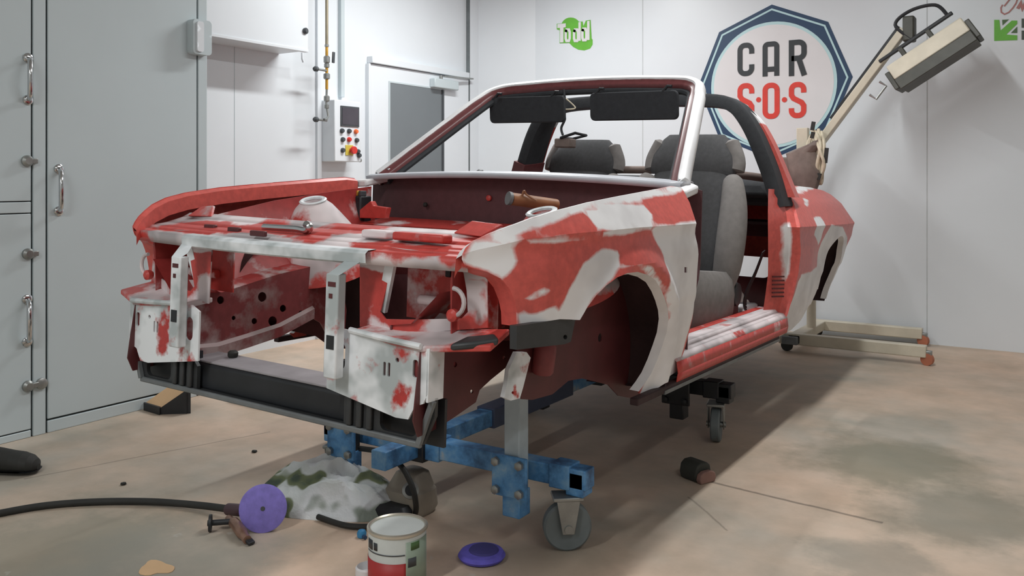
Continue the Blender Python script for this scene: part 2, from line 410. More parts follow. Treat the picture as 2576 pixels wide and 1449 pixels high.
def handle(parent, y, z0, z1):
    pts = [(XB+.004, y+.012, z0+.015), (XB+.035, y+.004, z0+.03), (XB+.052, y-.004, (z0*.6+z1*.4)), (XB+.052, y-.004, (z0*.35+z1*.65)), (XB+.035, y+.004, z1-.03), (XB+.004, y+.012, z1-.015)]
    h = obj('pull_handle', G().tube(spline(pts, 6), .0105, 12), M['chrome'], parent)
    for z in (z0+.012, z1-.012): obj('handle_rose', G().lathe([(.021, 0), (.021, .006), (.012, .012)], (XB, y+.012, z), (1, 0, 0)), M['chrome'], h)
def latch(parent, y, z, two=False):
    b = obj('latch', G().lathe([(.024, 0), (.024, .012), (.015, .022)], (XB, y-.012, z), (1, 0, 0), 20), M['metal'], parent)
    obj('latch_tongue', G().box(XB, XB+.016, y-.012, y+.03, z-.011, z+.011), M['metal'], b, bevel=.003)
    if two: obj('keeper', G().lathe([(.024, 0), (.024, .012), (.013, .018)], (XB, y+.045, z), (1, 0, 0), 20), M['metal'], b)
d1 = struct('door_1', G().box(XB-PT, XB, yB+gp, yC_-gp, .06, 2.415), M['booth'], bevel=.003)
handle(d1, *[on_booth(140, 470)[0], on_booth(140, 538)[1], on_booth(140, 418)[1]])
d2 = struct('door_2', G().box(XB-PT, XB, -1.2, yA-gp, zS1, 2.195), M['booth'], bevel=.003)
handle(d2, on_booth(62, 200)[0], on_booth(62, 258)[1], on_booth(62, 138)[1]); latch(d2, on_booth(74, 405)[0], on_booth(75, 405)[1])
d3 = struct('door_3', G().box(XB-PT, XB, -1.2, yA-gp, .035, zS2), M['booth'], bevel=.003)
handle(d3, on_booth(60, 800)[0], on_booth(62, 868)[1], on_booth(62, 746)[1]); latch(d3, on_booth(76, 636)[0], on_booth(78, 638)[1]); latch(d3, on_booth(82, 965)[0]-.01, on_booth(100, 965)[1], True)
a = on_booth(470, 48); b_ = on_booth(512, 142)
hc = thing('hinge_cover', 'pale rounded hinge cover high on the booth door edge', 'hinge', (XB, (a[0]+b_[0])/2, b_[1]))
gg = G(); panel(gg, rrect(a[0], b_[0]+.012, b_[1], a[1], .02), lambda s, t: (XB, s, t), (.05, 0, 0), step=.02); obj('cover', gg, M['booth'], hc, bevel=.006)
gg = G(); panel(gg, rrect(a[0]+.016, a[0]+.055, b_[1]+.012, a[1]-.012, .012), lambda s, t: (XB+.05, s, t), (.012, 0, 0), step=.02); obj('raised_plate', gg, M['white_paint'], hc, bevel=.003)

# wall box, pipes, panel, door on the left rear wall
def on_left(u, v, x=XL): p = WP(u, v, x=x); return p.y, p.z
XF = XL+.27
ya = WP(500, 80, x=XF).y; yb, zb = on_left(776, 128, XF)
wb = thing('wall_unit', 'white sheet metal heater cabinet fixed high on the left wall', 'cabinet', (XL, (ya+yb)/2, zb))
obj('casing', G().box(XL, XF, ya, yb, zb, 2.78), M['white_paint'], wb, bevel=.006)
yk, zk = on_left(767, 78, XF); obj('lock_knob', G().lathe([(.02, 0), (.02, .012), (.012, .02)], (XF, yk, zk), (1, 0, 0)), M['greybtn'], wb)
obj('bottom_lip', G().box(XF-.03, XF+.006, ya, yb-.004, zb-.010, zb+.008), M['white_paint'], wb, bevel=.002)
y5, z5 = on_left(755, 135, XL+.1)
obj('drain_stub', G().tube([(XL+.12, y5, zb+.01), (XL+.12, y5, zb-.03), (XL+.12, y5+.01, zb-.05)], .008), M['white_paint'], wb)
pj = on_left(590, 400)[0]; wl = bpy.data.objects['wall_left']; obj('panel_seam', G().box(XL-.01, XL+.0015, pj-.002, pj+.002, 0, 1.95), M['booth'], wl)
pj = on_left(810, 400)[0]; obj('wall_strip', G().box(XL, XL+.02, pj-.06, pj-.02, 0, 2.95), M['white_paint'], wl, bevel=.003)
py = on_left(822, 200)[0]; XP = XL+.16
pp = thing('air_pipe', 'thin vertical air line with brass valves and taps on the wall', 'pipe', (XP, py, 1.5))
zt = lambda v: on_left(822, v, XP)[1]
py = on_left(822, 200, XP)[0]
obj('pipe_clip', G().box(XL, XP, py-.008, py+.008, 2.72, 2.736), M['metal'], pp, bevel=.003)
obj('upper_pipe', G().tube([(XP, py, 2.98), (XP, py, zt(118))], .011), plain('aged_galvanised', srgb(150, 142, 122), .5, .5), pp)
obj('lower_pipe', G().tube([(XP, py, zt(118)), (XP, py, zt(225))], .010), M['amber'], pp)
obj('hose_tail', G().tube([(XP, py, zt(225)), (XP, py-.004, zt(265)), (XP+.01, py+.004, zt(292)), (XP+.03, py-.03, zt(300)), (XP+.05, py-.075, zt(303))], .008), M['metal'], pp)
for v, r, hh in ((115, .014, .02), (150, .021, .05), (165, .018, .03), (192, .022, .04), (248, .02, .04), (268, .016, .03)):
    obj('fitting', G().lathe([(r*.7, 0), (r, hh*.15), (r, hh*.85), (r*.7, hh)], (XP, py, zt(v)-hh/2), (0, 0, 1), 16), M['metal'], pp)
for v in (178, 303):
    y6 = on_left(792, v, XP)[0]
    t_ = obj('tap', G().tube([(XP, py, zt(v)), (XP+.01, y6, zt(v))], .008), M['metal'], pp)
    obj('tap_end', G().lathe([(.010, 0), (.018, .01), (.018, .03), (.010, .04)], (XP+.01, y6+.02, zt(v)), (0, -1, 0), 14), M['greybtn'], t_)
obj('lever', G().beam((XP+.03, py+.035, zt(130)), (XP+.03, py+.03, zt(158)), .012, .02), M['greybtn'], pp, bevel=.003)
pc = on_left(855, 120)[0]; zc = on_left(855, 245)[1]
single('cable_conduit', G().box(XL, XL+.03, pc-.018, pc+.018, zc, 2.98), M['booth'], 'pale straight cable trunking above the control panel', 'conduit', bevel=.003)
XQ = XL+.14
y0, z0 = on_left(842, 412, XQ); y1, z1 = on_left(908, 257, XQ); z0 = WP(842, 406, x=XQ).z
cp = thing('control_panel', 'white wall control panel with small dark screen and coloured buttons', 'control panel', (XL, (y0+y1)/2, z0))
obj('enclosure', G().box(XL, XQ, y0, y1, z0, z1), M['white_paint'], cp, bevel=.006)
def cpp(u, v): return on_left(u, v, XQ)
s0 = cpp(856, 317); s1 = cpp(902, 270)
sc = obj('screen_bezel', G().box(XQ, XQ+.008, s0[0], s1[0], s0[1], s1[1]), M['greybtn'], cp, bevel=.002)
obj('screen', G().box(XQ+.008, XQ+.010, s0[0]+.012, s1[0]-.012, s0[1]+.012, s1[1]-.012), M['screen'], sc)
for u, v, mm in ((859, 329, 'greybtn'), (877, 330, 'greybtn'), (894, 331, 'orange'), (861, 351, 'greybtn'), (877, 351, 'redbtn'), (896, 353, 'greybtn'), (861, 378, 'greybtn'), (899, 381, 'greybtn'), (902, 391, 'greybtn')):
    q = cpp(u, v); obj('push_button', G().lathe([(.017, 0), (.017, .01), (.012, .02)], (XQ, q[0], q[1]), (1, 0, 0), 16), M[mm], cp)
q = cpp(880, 378); em = obj('emergency_stop', G().lathe([(.016, 0), (.016, .02), (.028, .026), (.026, .042)], (XQ, q[0]+.006, q[1]), (1, 0, 0), 20), M['redbtn'], cp)
obj('stop_plate', G().box(XQ, XQ+.006, q[0]-.045, q[0]+.03, q[1]-.036, q[1]+.036), M['yellow'], em, bevel=.002)
q = cpp(905, 410); obj('small_key_switch', G().lathe([(.014, 0), (.014, .012)], (XQ-.02, y1+.005, q[1]+.02), (0, 1, 0), 12), M['metal'], cp)
# personnel door
dy0 = on_left(926, 300)[0]; dy1 = on_left(1172, 300)[0]; dz = 1.955
dr = struct('door_4', G().box(XL, XL+.03, dy0, dy1, 0.01, dz), M['white_paint'], bevel=.003)
w0 = on_left(980, 208, XL+.03); w1 = on_left(1111, 225, XL+.03); wz1 = w0[1]
gl = obj('window_pane', G().box(XL+.03, XL+.034, w0[0], w1[0], 1.02, wz1), M['glass_dark'], dr)
fr = M['booth']
obj('window_bead', G().box(XL+.03, XL+.042, w1[0]-.002, w1[0]+.02, 1.02, wz1), M['greybtn'], gl)
obj('window_bead', G().box(XL+.03, XL+.037, w0[0]-.012, w0[0], 1.02, wz1), fr, gl); obj('window_bead', G().box(XL+.03, XL+.037, w0[0]-.012, w1[0]+.02, wz1, wz1+.012), fr, gl)
tr = struct('trim_1', G().box(XL, XL+.055, dy0-.012, dy1-.02, dz+.004, dz+.055), M['white_paint'], bevel=.004)
struct('trim_2', G().box(XL, XL+.035, dy0-.028, dy0-.006, 0, dz), M['white_paint'], bevel=.003)
struct('trim_3', G().box(XL, XL+.035, dy1+.01, dy1+.14, 0, CEIL), M['white_paint'], bevel=.004)
obj('frame_joint', G().box(XL, XL+.036, dy1+.004, dy1+.010, 0, CEIL), plain('grey_joint', srgb(112, 118, 120), .8), bpy.data.objects['trim_3'])
c0 = on_left(1090, 196, XL+.07); c1 = on_left(1150, 210, XL+.07)
dc = obj('door_closer', G().box(XL+.03, XL+.09, c0[0], c1[0], c0[1]-.075, c0[1]), M['booth'], dr, bevel=.008)
obj('closer_arm', G().beam((XL+.1, c0[0]+.1, c0[1]+.02), (XL+.07, c1[0]+.22, c0[1]+.045), .02, .012), M['metal'], dc)
obj('closer_pivot', G().lathe([(.014, 0), (.014, .05)], (XL+.07, c0[0]+.1, c0[1]-.02), (0, 0, 1), 14), M['metal'], dc)

# ------------------------------------------------------------------ signs on the back wall
def bw(s, t, d=0.0): return (s, YR-d, t)
def flat(g, outline, d, th=.002, holes=(), step=.05): return panel(g, outline, lambda s, t: bw(s, t, d), (0, -th, 0), holes, step)
def ribbon(g, pts, w, d, th=.0025):
    """a flat stroke of even width along pts (s,t) on the wall"""
    pts = [Vector(p) for p in pts]; pts = [p for i, p in enumerate(pts) if i == 0 or (p-pts[i-1]).length > w*.04]; L = []; Rr = []
    for i, p in enumerate(pts):
        if i == 0: n1 = n2 = (pts[1]-p).normalized()
        elif i == len(pts)-1: n1 = n2 = (p-pts[-2]).normalized()
        else: n1 = (p-pts[i-1]).normalized(); n2 = (pts[i+1]-p).normalized()
        q1 = Vector((-n1.y, n1.x)); q2 = Vector((-n2.y, n2.x)); m = q1+q2; m = m/max(m.dot(q1), .3)
        L.append(p+m*w/2); Rr.append(p-m*w/2)
    b = len(g.v); n = len(pts)
    for p in L: g.vert(bw(p.x, p.y, d))
    for p in Rr: g.vert(bw(p.x, p.y, d))
    for p in L: g.vert(bw(p.x, p.y, d+th))
    for p in Rr: g.vert(bw(p.x, p.y, d+th))
    for k in range(n-1):
        for o1, o2 in ((0, n), (3*n, 2*n), (2*n, 0), (n, 3*n)): g.face(b+o1+k, b+o1+k+1, b+o2+k+1, b+o2+k)
    for k in (0, n-1): g.face(b+k, b+n+k, b+3*n+k, b+2*n+k)
def arc(cx, cy, r, a0, a1, n=8): return [(cx+r*math.cos(math.radians(a0+(a1-a0)*k/n)), cy+r*math.sin(math.radians(a0+(a1-a0)*k/n))) for k in range(n+1)]
def letter(ch, x0, z0, w, h, sw):
    """condensed rounded capitals as strokes"""
    r = w*.30; i = sw/2; l_, r_, t_, b_ = x0+i, x0+w-i, z0+h-i, z0+i; m = z0+h*.5
    if ch == 'C': return [[(r_, z0+h*.66)]+[(r_, t_-r)]+arc(r_-r, t_-r, r, 0, 90)+arc(l_+r, t_-r, r, 90, 180)+arc(l_+r, b_+r, r, 180, 270)+arc(r_-r, b_+r, r, 270, 360)+[(r_, z0+h*.34)]]
    if ch == 'A': return [[(l_, z0), (l_, t_-r*.6)]+arc(l_+r*.6, t_-r*.6, r*.6, 180, 90)+arc(r_-r*.6, t_-r*.6, r*.6, 90, 0)+[(r_, z0)], [(l_, z0+h*.20), (r_, z0+h*.20)]]
    if ch == 'R': return [[(l_, z0), (l_, t_), (r_-r, t_)]+arc(r_-r, t_-r, r, 90, 0)+arc(r_-r, m+r*.9, r, 0, -90)+[(l_, m-r*.1)], [(l_+w*.40, m-r*.1), (r_+w*.02, z0)]]
    if ch == 'S': return [[(r_, z0+h*.70), (r_, t_-r)]+arc(r_-r, t_-r, r, 0, 90)+arc(l_+r, t_-r, r, 90, 180)+[(l_, z0+h*.64), (l_+w*.12, z0+h*.55), (r_-w*.12, z0+h*.43), (r_, z0+h*.34), (r_, b_+r)]+arc(r_-r, b_+r, r, 0, -90)+arc(l_+r, b_+r, r, 270, 180)+[(l_, z0+h*.28)]]
    if ch == 'O': return [arc(r_-r, t_-r, r, 0, 90)+arc(l_+r, t_-r, r, 90, 180)+arc(l_+r, b_+r, r, 180, 270)+arc(r_-r, b_+r, r, 270, 360)+[(r_, t_-r)]]
SX, SZ, SR = .036, 1.815, .566
sg = thing('wall_emblem', 'large octagonal emblem with navy border and black and red capitals on the back wall', 'sign', (SX, YR, SZ-SR))
octa = lambda R: [(SX+R*math.sin(math.pi/4*k), SZ+R*math.cos(math.pi/4*k)) for k in range(8)]
g = G(); flat(g, octa(SR), 0); obj('border', g, M['navy'], sg)
g = G(); flat(g, octa(SR-.028), .002, .001, [octa(SR-.042)]); obj('border_line', g, M['sign_cyan'], sg)
CZ = SZ-.022
g = G(); flat(g, ell(SX, CZ, .462, .462, 64), .003, .001); obj('ring', g, M['sign_cyan'], sg)
g = G(); flat(g, ell(SX, CZ, .440, .440, 64), .004, .001); obj('disc', g, M['sign_white'], sg)
def wpos(u, v): p = WP(u, v, y=YR); return p.x, p.z
for ch, u0, u1, v0, v1, mm in (('C', 1856, 1898, 193, 106, 'sign_black'), ('A', 1919, 1961, 193, 103, 'sign_black'), ('R', 1985, 2030, 192, 98, 'sign_black'),
                               ('S', 1856, 1898, 299, 208, 'sign_red'), ('O', 1919, 1962, 300, 207, 'sign_red'), ('S', 1985, 2029, 298, 205, 'sign_red')):
    xa, za = wpos(u0, v0); xb, zb2 = wpos(u1, v1); g = G()
    for k, st in enumerate(letter(ch, xa, za, xb-xa, zb2-za, (xb-xa)*.30)): ribbon(g, st, (xb-xa)*.30, .006+.0006*k)
    obj('letter', g, M[mm], sg)
for u in (1909, 1974):
    xa, za = wpos(u, 251); g = G(); flat(g, ell(xa, za, .019, .019, 16), .006); obj('dot', g, M['sign_red'], sg)
# 'Todd' sticker
td = thing('wall_sticker', 'small green and white word sticker on the back wall near the corner', 'sticker', (*wpos(1446, 128)[:1], YR, wpos(1446, 128)[1]))
def poly_px(g, P, d, mm, name, parent, th=.001):
    flat(g, [wpos(*p) for p in P], d, th); return obj(name, g, M[mm], parent)
def epx(cu, cv, ru, rv, n=24, a0=0): return [(cu+ru*math.cos(2*math.pi*k/n+a0), cv+rv*math.sin(2*math.pi*k/n+a0)) for k in range(n)]
poly_px(G(), epx(1436, 66, 24, 22), .001, 'lime', 'green_blob', td)
poly_px(G(), [(1432, 108), (1440, 98), (1485, 92), (1491, 100), (1491, 112), (1485, 122), (1470, 127), (1455, 125), (1442, 118)], .001, 'lime', 'green_sweep', td)
poly_px(G(), [(1401, 60), (1425, 58), (1426, 70), (1442, 66), (1452, 72), (1456, 55), (1466, 54), (1468, 66), (1474, 52), (1486, 50), (1489, 103), (1436, 108), (1408, 109), (1408, 76), (1401, 74)], .002, 'lime', 'word_outline', td)
def strokes_px(L, wpx, d, mm, name, parent):
    g = G(); k = (wpos(1010+wpx, 100)[0]-wpos(1010, 100)[0])
    ww = abs(wpos(1450+wpx, 80)[0]-wpos(1450, 80)[0])
    for k, st in enumerate(L): ribbon(g, [wpos(*p) for p in st], ww, d+.0005*k)
    return obj(name, g, M[mm], parent)
T = [[(1403, 66), (1424, 64)], [(1414, 66), (1414, 107)]]
o_ = lambda c, y0=75, y1=103: [[(c-5, y0+6), (c-3, y0), (c+3, y0), (c+5, y0+6), (c+5, y1-6), (c+3, y1), (c-3, y1), (c-5, y1-6), (c-5, y0+6), (c-3, y0)]]
strokes_px(T, 9, .004, 'sign_white', 'letter', td); strokes_px(o_(1429), 6, .004, 'sign_white', 'letter', td)
strokes_px(o_(1450)+[[(1459, 56), (1459, 103)]], 6, .004, 'sign_white', 'letter', td)
strokes_px(o_(1471, 73, 101)+[[(1481, 53), (1481, 101)]], 6, .004, 'sign_white', 'letter', td)
# arrow sticker at the right edge
ar = thing('arrow_sticker', 'green square arrow sticker with dark lettering at the upper right', 'sticker', (wpos(2530, 105)[0], YR, wpos(2530, 105)[1]))
poly_px(G(), [(2501, 50), (2514, 50), (2517, 77), (2545, 52), (2559, 52), (2559, 60), (2531, 87), (2559, 89), (2559, 101), (2501, 103)], .001, 'lime', 'arrow', ar, .002)
poly_px(G(), [(2521, 50), (2538, 49), (2522, 64)], .001, 'lime_dark', 'corner_mark', ar, .002); poly_px(G(), [(2543, 83), (2559, 67), (2559, 83)], .001, 'lime_dark', 'corner_mark', ar, .002)
for y0 in (47, 77): poly_px(G(), [(2570, y0), (2584, y0), (2584, y0+23), (2570, y0+23)], .001, 'grey_vinyl', 'letter', ar, .002)
rs = thing('script_sticker', 'faded red script lettering cut by the top right corner', 'sticker', (wpos(2545, 40)[0], YR, wpos(2545, 40)[1]))
strokes_px([[(2522, 12), (2518, 20), (2519, 31), (2527, 36), (2538, 31), (2548, 20), (2556, 8), (2560, -4)], [(2526, 16), (2534, 6), (2542, -4)]], 2.2, .001, 'brick_vinyl', 'letter', rs)
strokes_px([[(2560, 22), (2568, 8), (2572, 22), (2580, 6)]], 5, .001, 'brick_vinyl', 'letter', rs)

# ------------------------------------------------------------------ the car shell (built in its own frame: x to its left, y to the rear, z up)
car = thing('car_shell', 'stripped red and primer convertible body shell without doors, bonnet or wheels', 'car', matrix=CARM)
XC = [(-.66, .640), (-.62, .672), (-.58, .705), (-.52, .748), (-.44, .788), (-.34, .812), (-.2, .828), (0, .836), (.3, .842), (.6, .846), (1.2, .848), (1.7, .842), (2.0, .836), (2.3, .826), (2.7, .814), (2.95, .803), (3.12, .790), (3.24, .765), (3.34, .715)]
ZC = [(-.66, .690), (-.6, .712), (-.5, .738), (-.35, .750), (0, .758), (.5, .761), (1.1, .742), (1.8, .715), (2.9, .703), (3.4, .70)]
ARF, ARR, RAD = (0.0, .325), (2.70, .325), .315
def sm(a, b, x):
    t = min(1, max(0, (x-a)/(b-a))); return t*t*(3-2*t)
def XS(y, z):
    xc = lerp_table(XC, y); zc = lerp_table(ZC, y); d = z-zc
    if d > 0: x = xc-.70*d-.5*max(0, d-.115)
    else:
        x = xc-.010*sm(0, .25, -d)-.055*sm(.22, .60, -d)
        x += .010*math.exp(-(d/.012)**2)*0 - .006*sm(.245, .255, -d) - .008*math.exp(-((d+.035)/.03)**2)
        x -= .055*sm(2.74, 3.02, y)*sm(.60, .28, z)+.036*sm(1.95, 2.35, y)*sm(.02, .16, -d)
    for (cy, cz) in (ARF, ARR):
        r = math.hypot(y-cy, z-cz); x += (.024 if cy < 1 else .008)*math.exp(-((r-RAD-.012)/.034)**2)*(1 if d < 0 else 0)*(1 if z > .2 else 0)
    return x
def SP(u, v, x=.8):
    p = CP(u, v, x=x)
    for _ in range(40):
        xn = XS(p.y, p.z); x = x+(xn-x)*.5; p = CP(u, v, x=x)
    return (p.y, p.z)
def sps(L): return [SP(*p) for p in L]
def sdist(p, poly):
    x, y = p; best = 9.0
    for i in range(len(poly)):
        (x0, y0), (x1, y1) = poly[i], poly[(i+1) % len(poly)]; dx, dy = x1-x0, y1-y0; L = dx*dx+dy*dy or 1e-12
        t = min(1, max(0, ((x-x0)*dx+(y-y0)*dy)/L)); best = min(best, math.hypot(x-x0-t*dx, y-y0-t*dy))
    return best if inside(p, poly) else -best
def in_any(polys): return lambda s, t: min(1, max(0, .5+max(sdist((s, t), q) for q in polys)/.05))
smap = lambda s, t: Vector((XS(s, t), s, t))
# front fender, outline read along its edge
arch_f = [(1459, 805), (1478, 772), (1500, 743), (1525, 718), (1552, 698), (1578, 687), (1604, 684), (1628, 691), (1649, 705), (1663, 728), (1673, 753), (1680, 778), (1682, 801), (1677, 836), (1666, 870), (1653, 906), (1638, 940), (1622, 965), (1607, 985)]
fend = [(1165, 652), (1172, 668), (1192, 676), (1225, 684), (1262, 702), (1283, 728), (1296, 760), (1302, 790), (1303, 822), (1360, 810), (1409, 803)]
rear_f = [(1612, 998), (1640, 988), (1672, 965), (1702, 935), (1722, 880), (1742, 800), (1752, 720), (1757, 640), (1752, 562), (1735, 510), (1715, 472)]
top_f = [(1690, 468), (1640, 478), (1560, 493), (1480, 509), (1400, 529), (1340, 547), (1280, 569), (1230, 588), (1192, 606), (1174, 624), (1166, 640)]
ol_f = sps(fend)+sps(arch_f)+sps(rear_f)+sps(top_f)
pr_f = [sps(P) for P in (
    [(1160, 655), (1190, 605), (1255, 608), (1290, 622), (1302, 650), (1290, 680), (1262, 697), (1225, 680), (1190, 672)],
    [(1190, 612), (1280, 560), (1400, 520), (1560, 485), (1725, 465), (1712, 484), (1600, 504), (1500, 520), (1420, 545), (1330, 580), (1262, 606)],
    [(1470, 530), (1540, 512), (1618, 515), (1640, 540), (1636, 566), (1560, 585), (1505, 577), (1488, 555)],
    [(1255, 605), (1640, 563), (1640, 576), (1260, 618)],  # highlight along the crease, drawn as a thin pale strip
    [(1640, 572), (1760, 556), (1762, 700), (1702, 945), (1600, 1010), (1640, 930), (1690, 800), (1684, 715), (1668, 640)],
    [(1400, 810), (1428, 732), (1463, 668), (1515, 628), (1558, 634), (1556, 672), (1540, 700), (1500, 740), (1455, 812)],
    [(1556, 672), (1620, 676), (1668, 730), (1684, 800), (1640, 900), (1700, 820), (1697, 750), (1640, 668)],
    [(1322, 748), (1372, 724), (1384, 734), (1340, 756)], [(1303, 775), (1340, 790), (1400, 770), (1412, 805), (1303, 825)])]
fuel = [SP(*p) for p in [(1722, 672), (1729, 672), (1729, 686), (1722, 686)]]
crease = [(y, lerp_table(ZC, y)) for y in [-.66+.016*k for k in range(252)]]
rim_f = [(ARF[0]+(RAD+.050)*math.cos(math.radians(a)), ARF[1]+(RAD+.050)*math.sin(math.radians(a))) for a in range(-24, 130, 3)]
gF = panel(G(), ol_f, smap, (-.004, 0, 0), [fuel], .018, in_any(pr_f), [crease])
far_patch = in_any([[(-.05, .80), (.04, .80), (.04, .88), (-.05, .88)]])
gFar = panel(G(), ol_f, smap, (-.004, 0, 0), [fuel], .03, far_patch, [crease])
lipg = G(); A_ = [smap(*p) for p in sps(arch_f)]
cy, cz = ARF
B_ = [Vector((p.x-.030, p.y+(cy-p.y)*.03, p.z+(cz-p.z)*.03)) for p in A_]
lipg.strip(A_, B_, 1.0)
nose = G(); N0 = [smap(*p) for p in sps(fend[:9])]; N1 = [Vector((p.x-(.052 if k > 3 else .022), p.y+(.004 if k > 3 else .03), p.z-.018*(k < 4))) for k, p in enumerate(N0)]
nose.strip(N0, N1, .1)
gut = G(); T0 = [smap(*p) for p in sps([(1715, 472)]+top_f)]; T1 = [p+Vector((-.022, 0, -.012)) for p in T0]; T2 = [p+Vector((-.026, 0, -.06)) for p in T0]
gut.strip(T0, T1, 1.0, .8); gut.strip(T1, T2, .3, .0)
for mir in (0, 1):
    F = lambda q: q.mirror() if mir else q
    ff = obj('front_fender', F(gFar if mir else gF), M['paint'], car, smooth=22)
    obj('arch_lip', F(lipg), M['paint'], ff); obj('lamp_edge', F(nose), M['paint'], ff, prime=.12); obj('bonnet_gutter', F(gut), M['paint'], ff, prime=.1 if mir else None)

# inner wings, strut towers, rails
WX = .60
gin = G()
in_ol = [(-.58, .49), (-.59, .66), (-.50, .70), (-.30, .74), (-.05, .785), (.2, .815), (.50, .845), (.50, .46), (0, .47)]
panel(gin, in_ol, lambda s, t: Vector((WX+.05*sm(.62, .80, t)+.02*sm(.0, .5, s), s, t)), (-.004, 0, 0), [ell(-.40, .56, .035, .02)], .03, lambda s, t: .30+.25*noise.noise(Vector((s*4, t*4, 1))))
RX = .42
hs = [(555, 755, 9), (660, 747, 11), (712, 776, 8), (640, 808, 7), (686, 808, 11), (757, 788, 6), (588, 800, 5)]
rail_px = [(462, 742), (560, 735), (700, 690), (850, 655), (872, 780), (862, 905), (846, 915), (836, 895), (826, 850), (806, 812), (785, 800), (700, 846), (620, 873), (545, 897), (470, 905)]
def FPX_(u, v): p = CP(u, v, x=-RX); return (p.y, p.z)
rl = [FPX_(*p) for p in rail_px]
def hole_px(u, v, r): return [FPX_(u+r*math.cos(t), v+r*1.15*math.sin(t)) for t in [2*math.pi*k/12 for k in range(12)]]
grl = G(); panel(grl, rl, lambda s, t: Vector((RX, s, t)), (.004, 0, 0), [hole_px(*h) for h in hs], .025, lambda s, t: .34+.3*noise.noise(Vector((s*5, t*5, 4)))+(.2 if t < .33 else 0))
led = G()
top_pts = [FPX_(*p) for p in rail_px[:4]]
led.strip([Vector((RX, s, t)) for s, t in top_pts], [Vector((RX+.07, s, t+.012)) for s, t in top_pts], .45)
led.strip([Vector((RX+.07, s, t+.012)) for s, t in top_pts], [Vector((WX-.02, s, t+.10)) for s, t in top_pts], .30, .2)
low = [FPX_(*p) for p in [(470, 905), (545, 897), (620, 873), (700, 846), (785, 800)]]
lo2 = G(); lo2.strip([Vector((RX, s, t)) for s, t in low], [Vector((RX+.06, s, t-.002)) for s, t in low], .3); lo2.strip([Vector((RX-.012, s, t+.035)) for s, t in low], [Vector((RX-.012, s, t)) for s, t in low], .55)
lo2.strip([Vector((RX, s, t+.045)) for s, t in low], [Vector((RX-.012, s, t+.035)) for s, t in low], .8)
lo2.strip([Vector((RX+.06, s, t-.002)) for s, t in low], [Vector((RX+.06, s, t+.12)) for s, t in low], .2)
tw = G().lathe([(.20, -.20), (.165, -.10), (.128, -.04), (.095, .01), (.070, .045), (.052, .062), (.048, .068), (.036, .068), (.034, .05), (.033, -.02)], (.505, 0.02, .722), (-.08, -.30, 1), 36)
twr = G().lathe([(.034, 0), (.049, .0), (.051, .006), (.045, .010), (.035, .007)], (.4998, .0005, .785), (-.08, -.30, 1), 32, ring=True)
for mir in (0, 1):
    F = lambda q: q.mirror() if mir else q
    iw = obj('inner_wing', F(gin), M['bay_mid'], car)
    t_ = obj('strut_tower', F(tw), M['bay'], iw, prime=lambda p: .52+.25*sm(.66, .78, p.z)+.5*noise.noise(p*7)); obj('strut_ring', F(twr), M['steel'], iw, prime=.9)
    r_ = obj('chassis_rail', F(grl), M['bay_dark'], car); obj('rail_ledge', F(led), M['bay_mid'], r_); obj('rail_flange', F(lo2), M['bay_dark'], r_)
# near-side outer plate behind the bumper mount, wheelhouse
def XPX(L, x): return [(CP(u, v, x=x).y, CP(u, v, x=x).z) for u, v in L]
gpl = G(); panel(gpl, XPX([(1060, 876), (1180, 862), (1300, 856), (1332, 881), (1300, 905), (1276, 922), (1235, 955), (1207, 981), (1197, 1012), (1138, 1053), (1100, 1078), (1052, 1100), (1040, 1060), (1046, 1000)], .575), lambda s, t: Vector((.575, s, t)), (-.004, 0, 0), [XPX(epx(1145, 917, 5, 7, 10), .575), XPX(epx(1268, 900, 4, 5, 10), .575), XPX(epx(1187, 985, 4, 5, 10), .575)], .025, lambda s, t: .12+.2*noise.noise(Vector((s*6, t*6, 9))))
gwh = G(); panel(gwh, XPX([(1300, 868), (1312, 1004), (1340, 1006), (1390, 992), (1430, 958), (1465, 952), (1530, 968), (1556, 996), (1590, 1002), (1640, 985), (1720, 900)], .655)+[(.56, .66), (.36, .70), (-.36, .70)], lambda s, t: Vector((.655, s, t)), (-.004, 0, 0), [ell(.12, .40, .014)], .035, lambda s, t: .02)
gtn = G()
angs = [math.radians(a) for a in range(-24, 145, 7)]
gtn.strip([Vector((.795, cy+.365*math.cos(a)-.035, max(.225, cz+.335*math.sin(a))) ) for a in angs], [Vector((.50, cy+.38*math.cos(a)-.02, max(.205, cz+.37*math.sin(a)))) for a in angs])
q_ = CP(1364, 940, x=.675); lowb = G().lathe([(.026, 0), (.031, .008), (.032, .075), (.024, .09)], (.675, q_.y, q_.z), (.1, 0, 1), 20)
for mir in (0, 1):
    F = lambda q: q.mirror() if mir else q
    op = obj('bumper_mount_side', F(gpl), M['maroon'], car)  # maroon stands in for shade on this unlit side plate
    wh = obj('wheelhouse', F(gwh), M['maroon'], car); obj('wheelhouse_arch', F(gtn), M['under'], wh); obj('spring_seat', F(lowb), M['bay_dark'], wh, prime=.3)
    br = G(); panel(br, XPX([(1268, 1000), (1285, 1008), (1308, 1002), (1316, 975), (1335, 900), (1325, 886), (1300, 886), (1280, 930), (1276, 965)], .69), lambda s, t: Vector((.690, s, t)), (-.012, 0, 0), [XPX(epx(1290, 988, 3, 4, 8), .69)], .02, lambda s, t: .75+.5*noise.noise(Vector((s*30, t*30, 2))))
    obj('jacking_bracket', F(br), M['steel'], car); 
    bb = G(); panel(bb, XPX([(1300, 820), (1408, 804), (1448, 802), (1436, 860), (1420, 866), (1300, 880)], .785), lambda s, t: Vector((.785-.10*sm(-.35, -.58, s)*0, s, t)), (-.02, 0, 0), [XPX(epx(1422, 848, 5, 6, 10), .785)], .03)
    if not mir: obj('bumper_bracket', bb, M['black_tin'], car, bevel=.003)

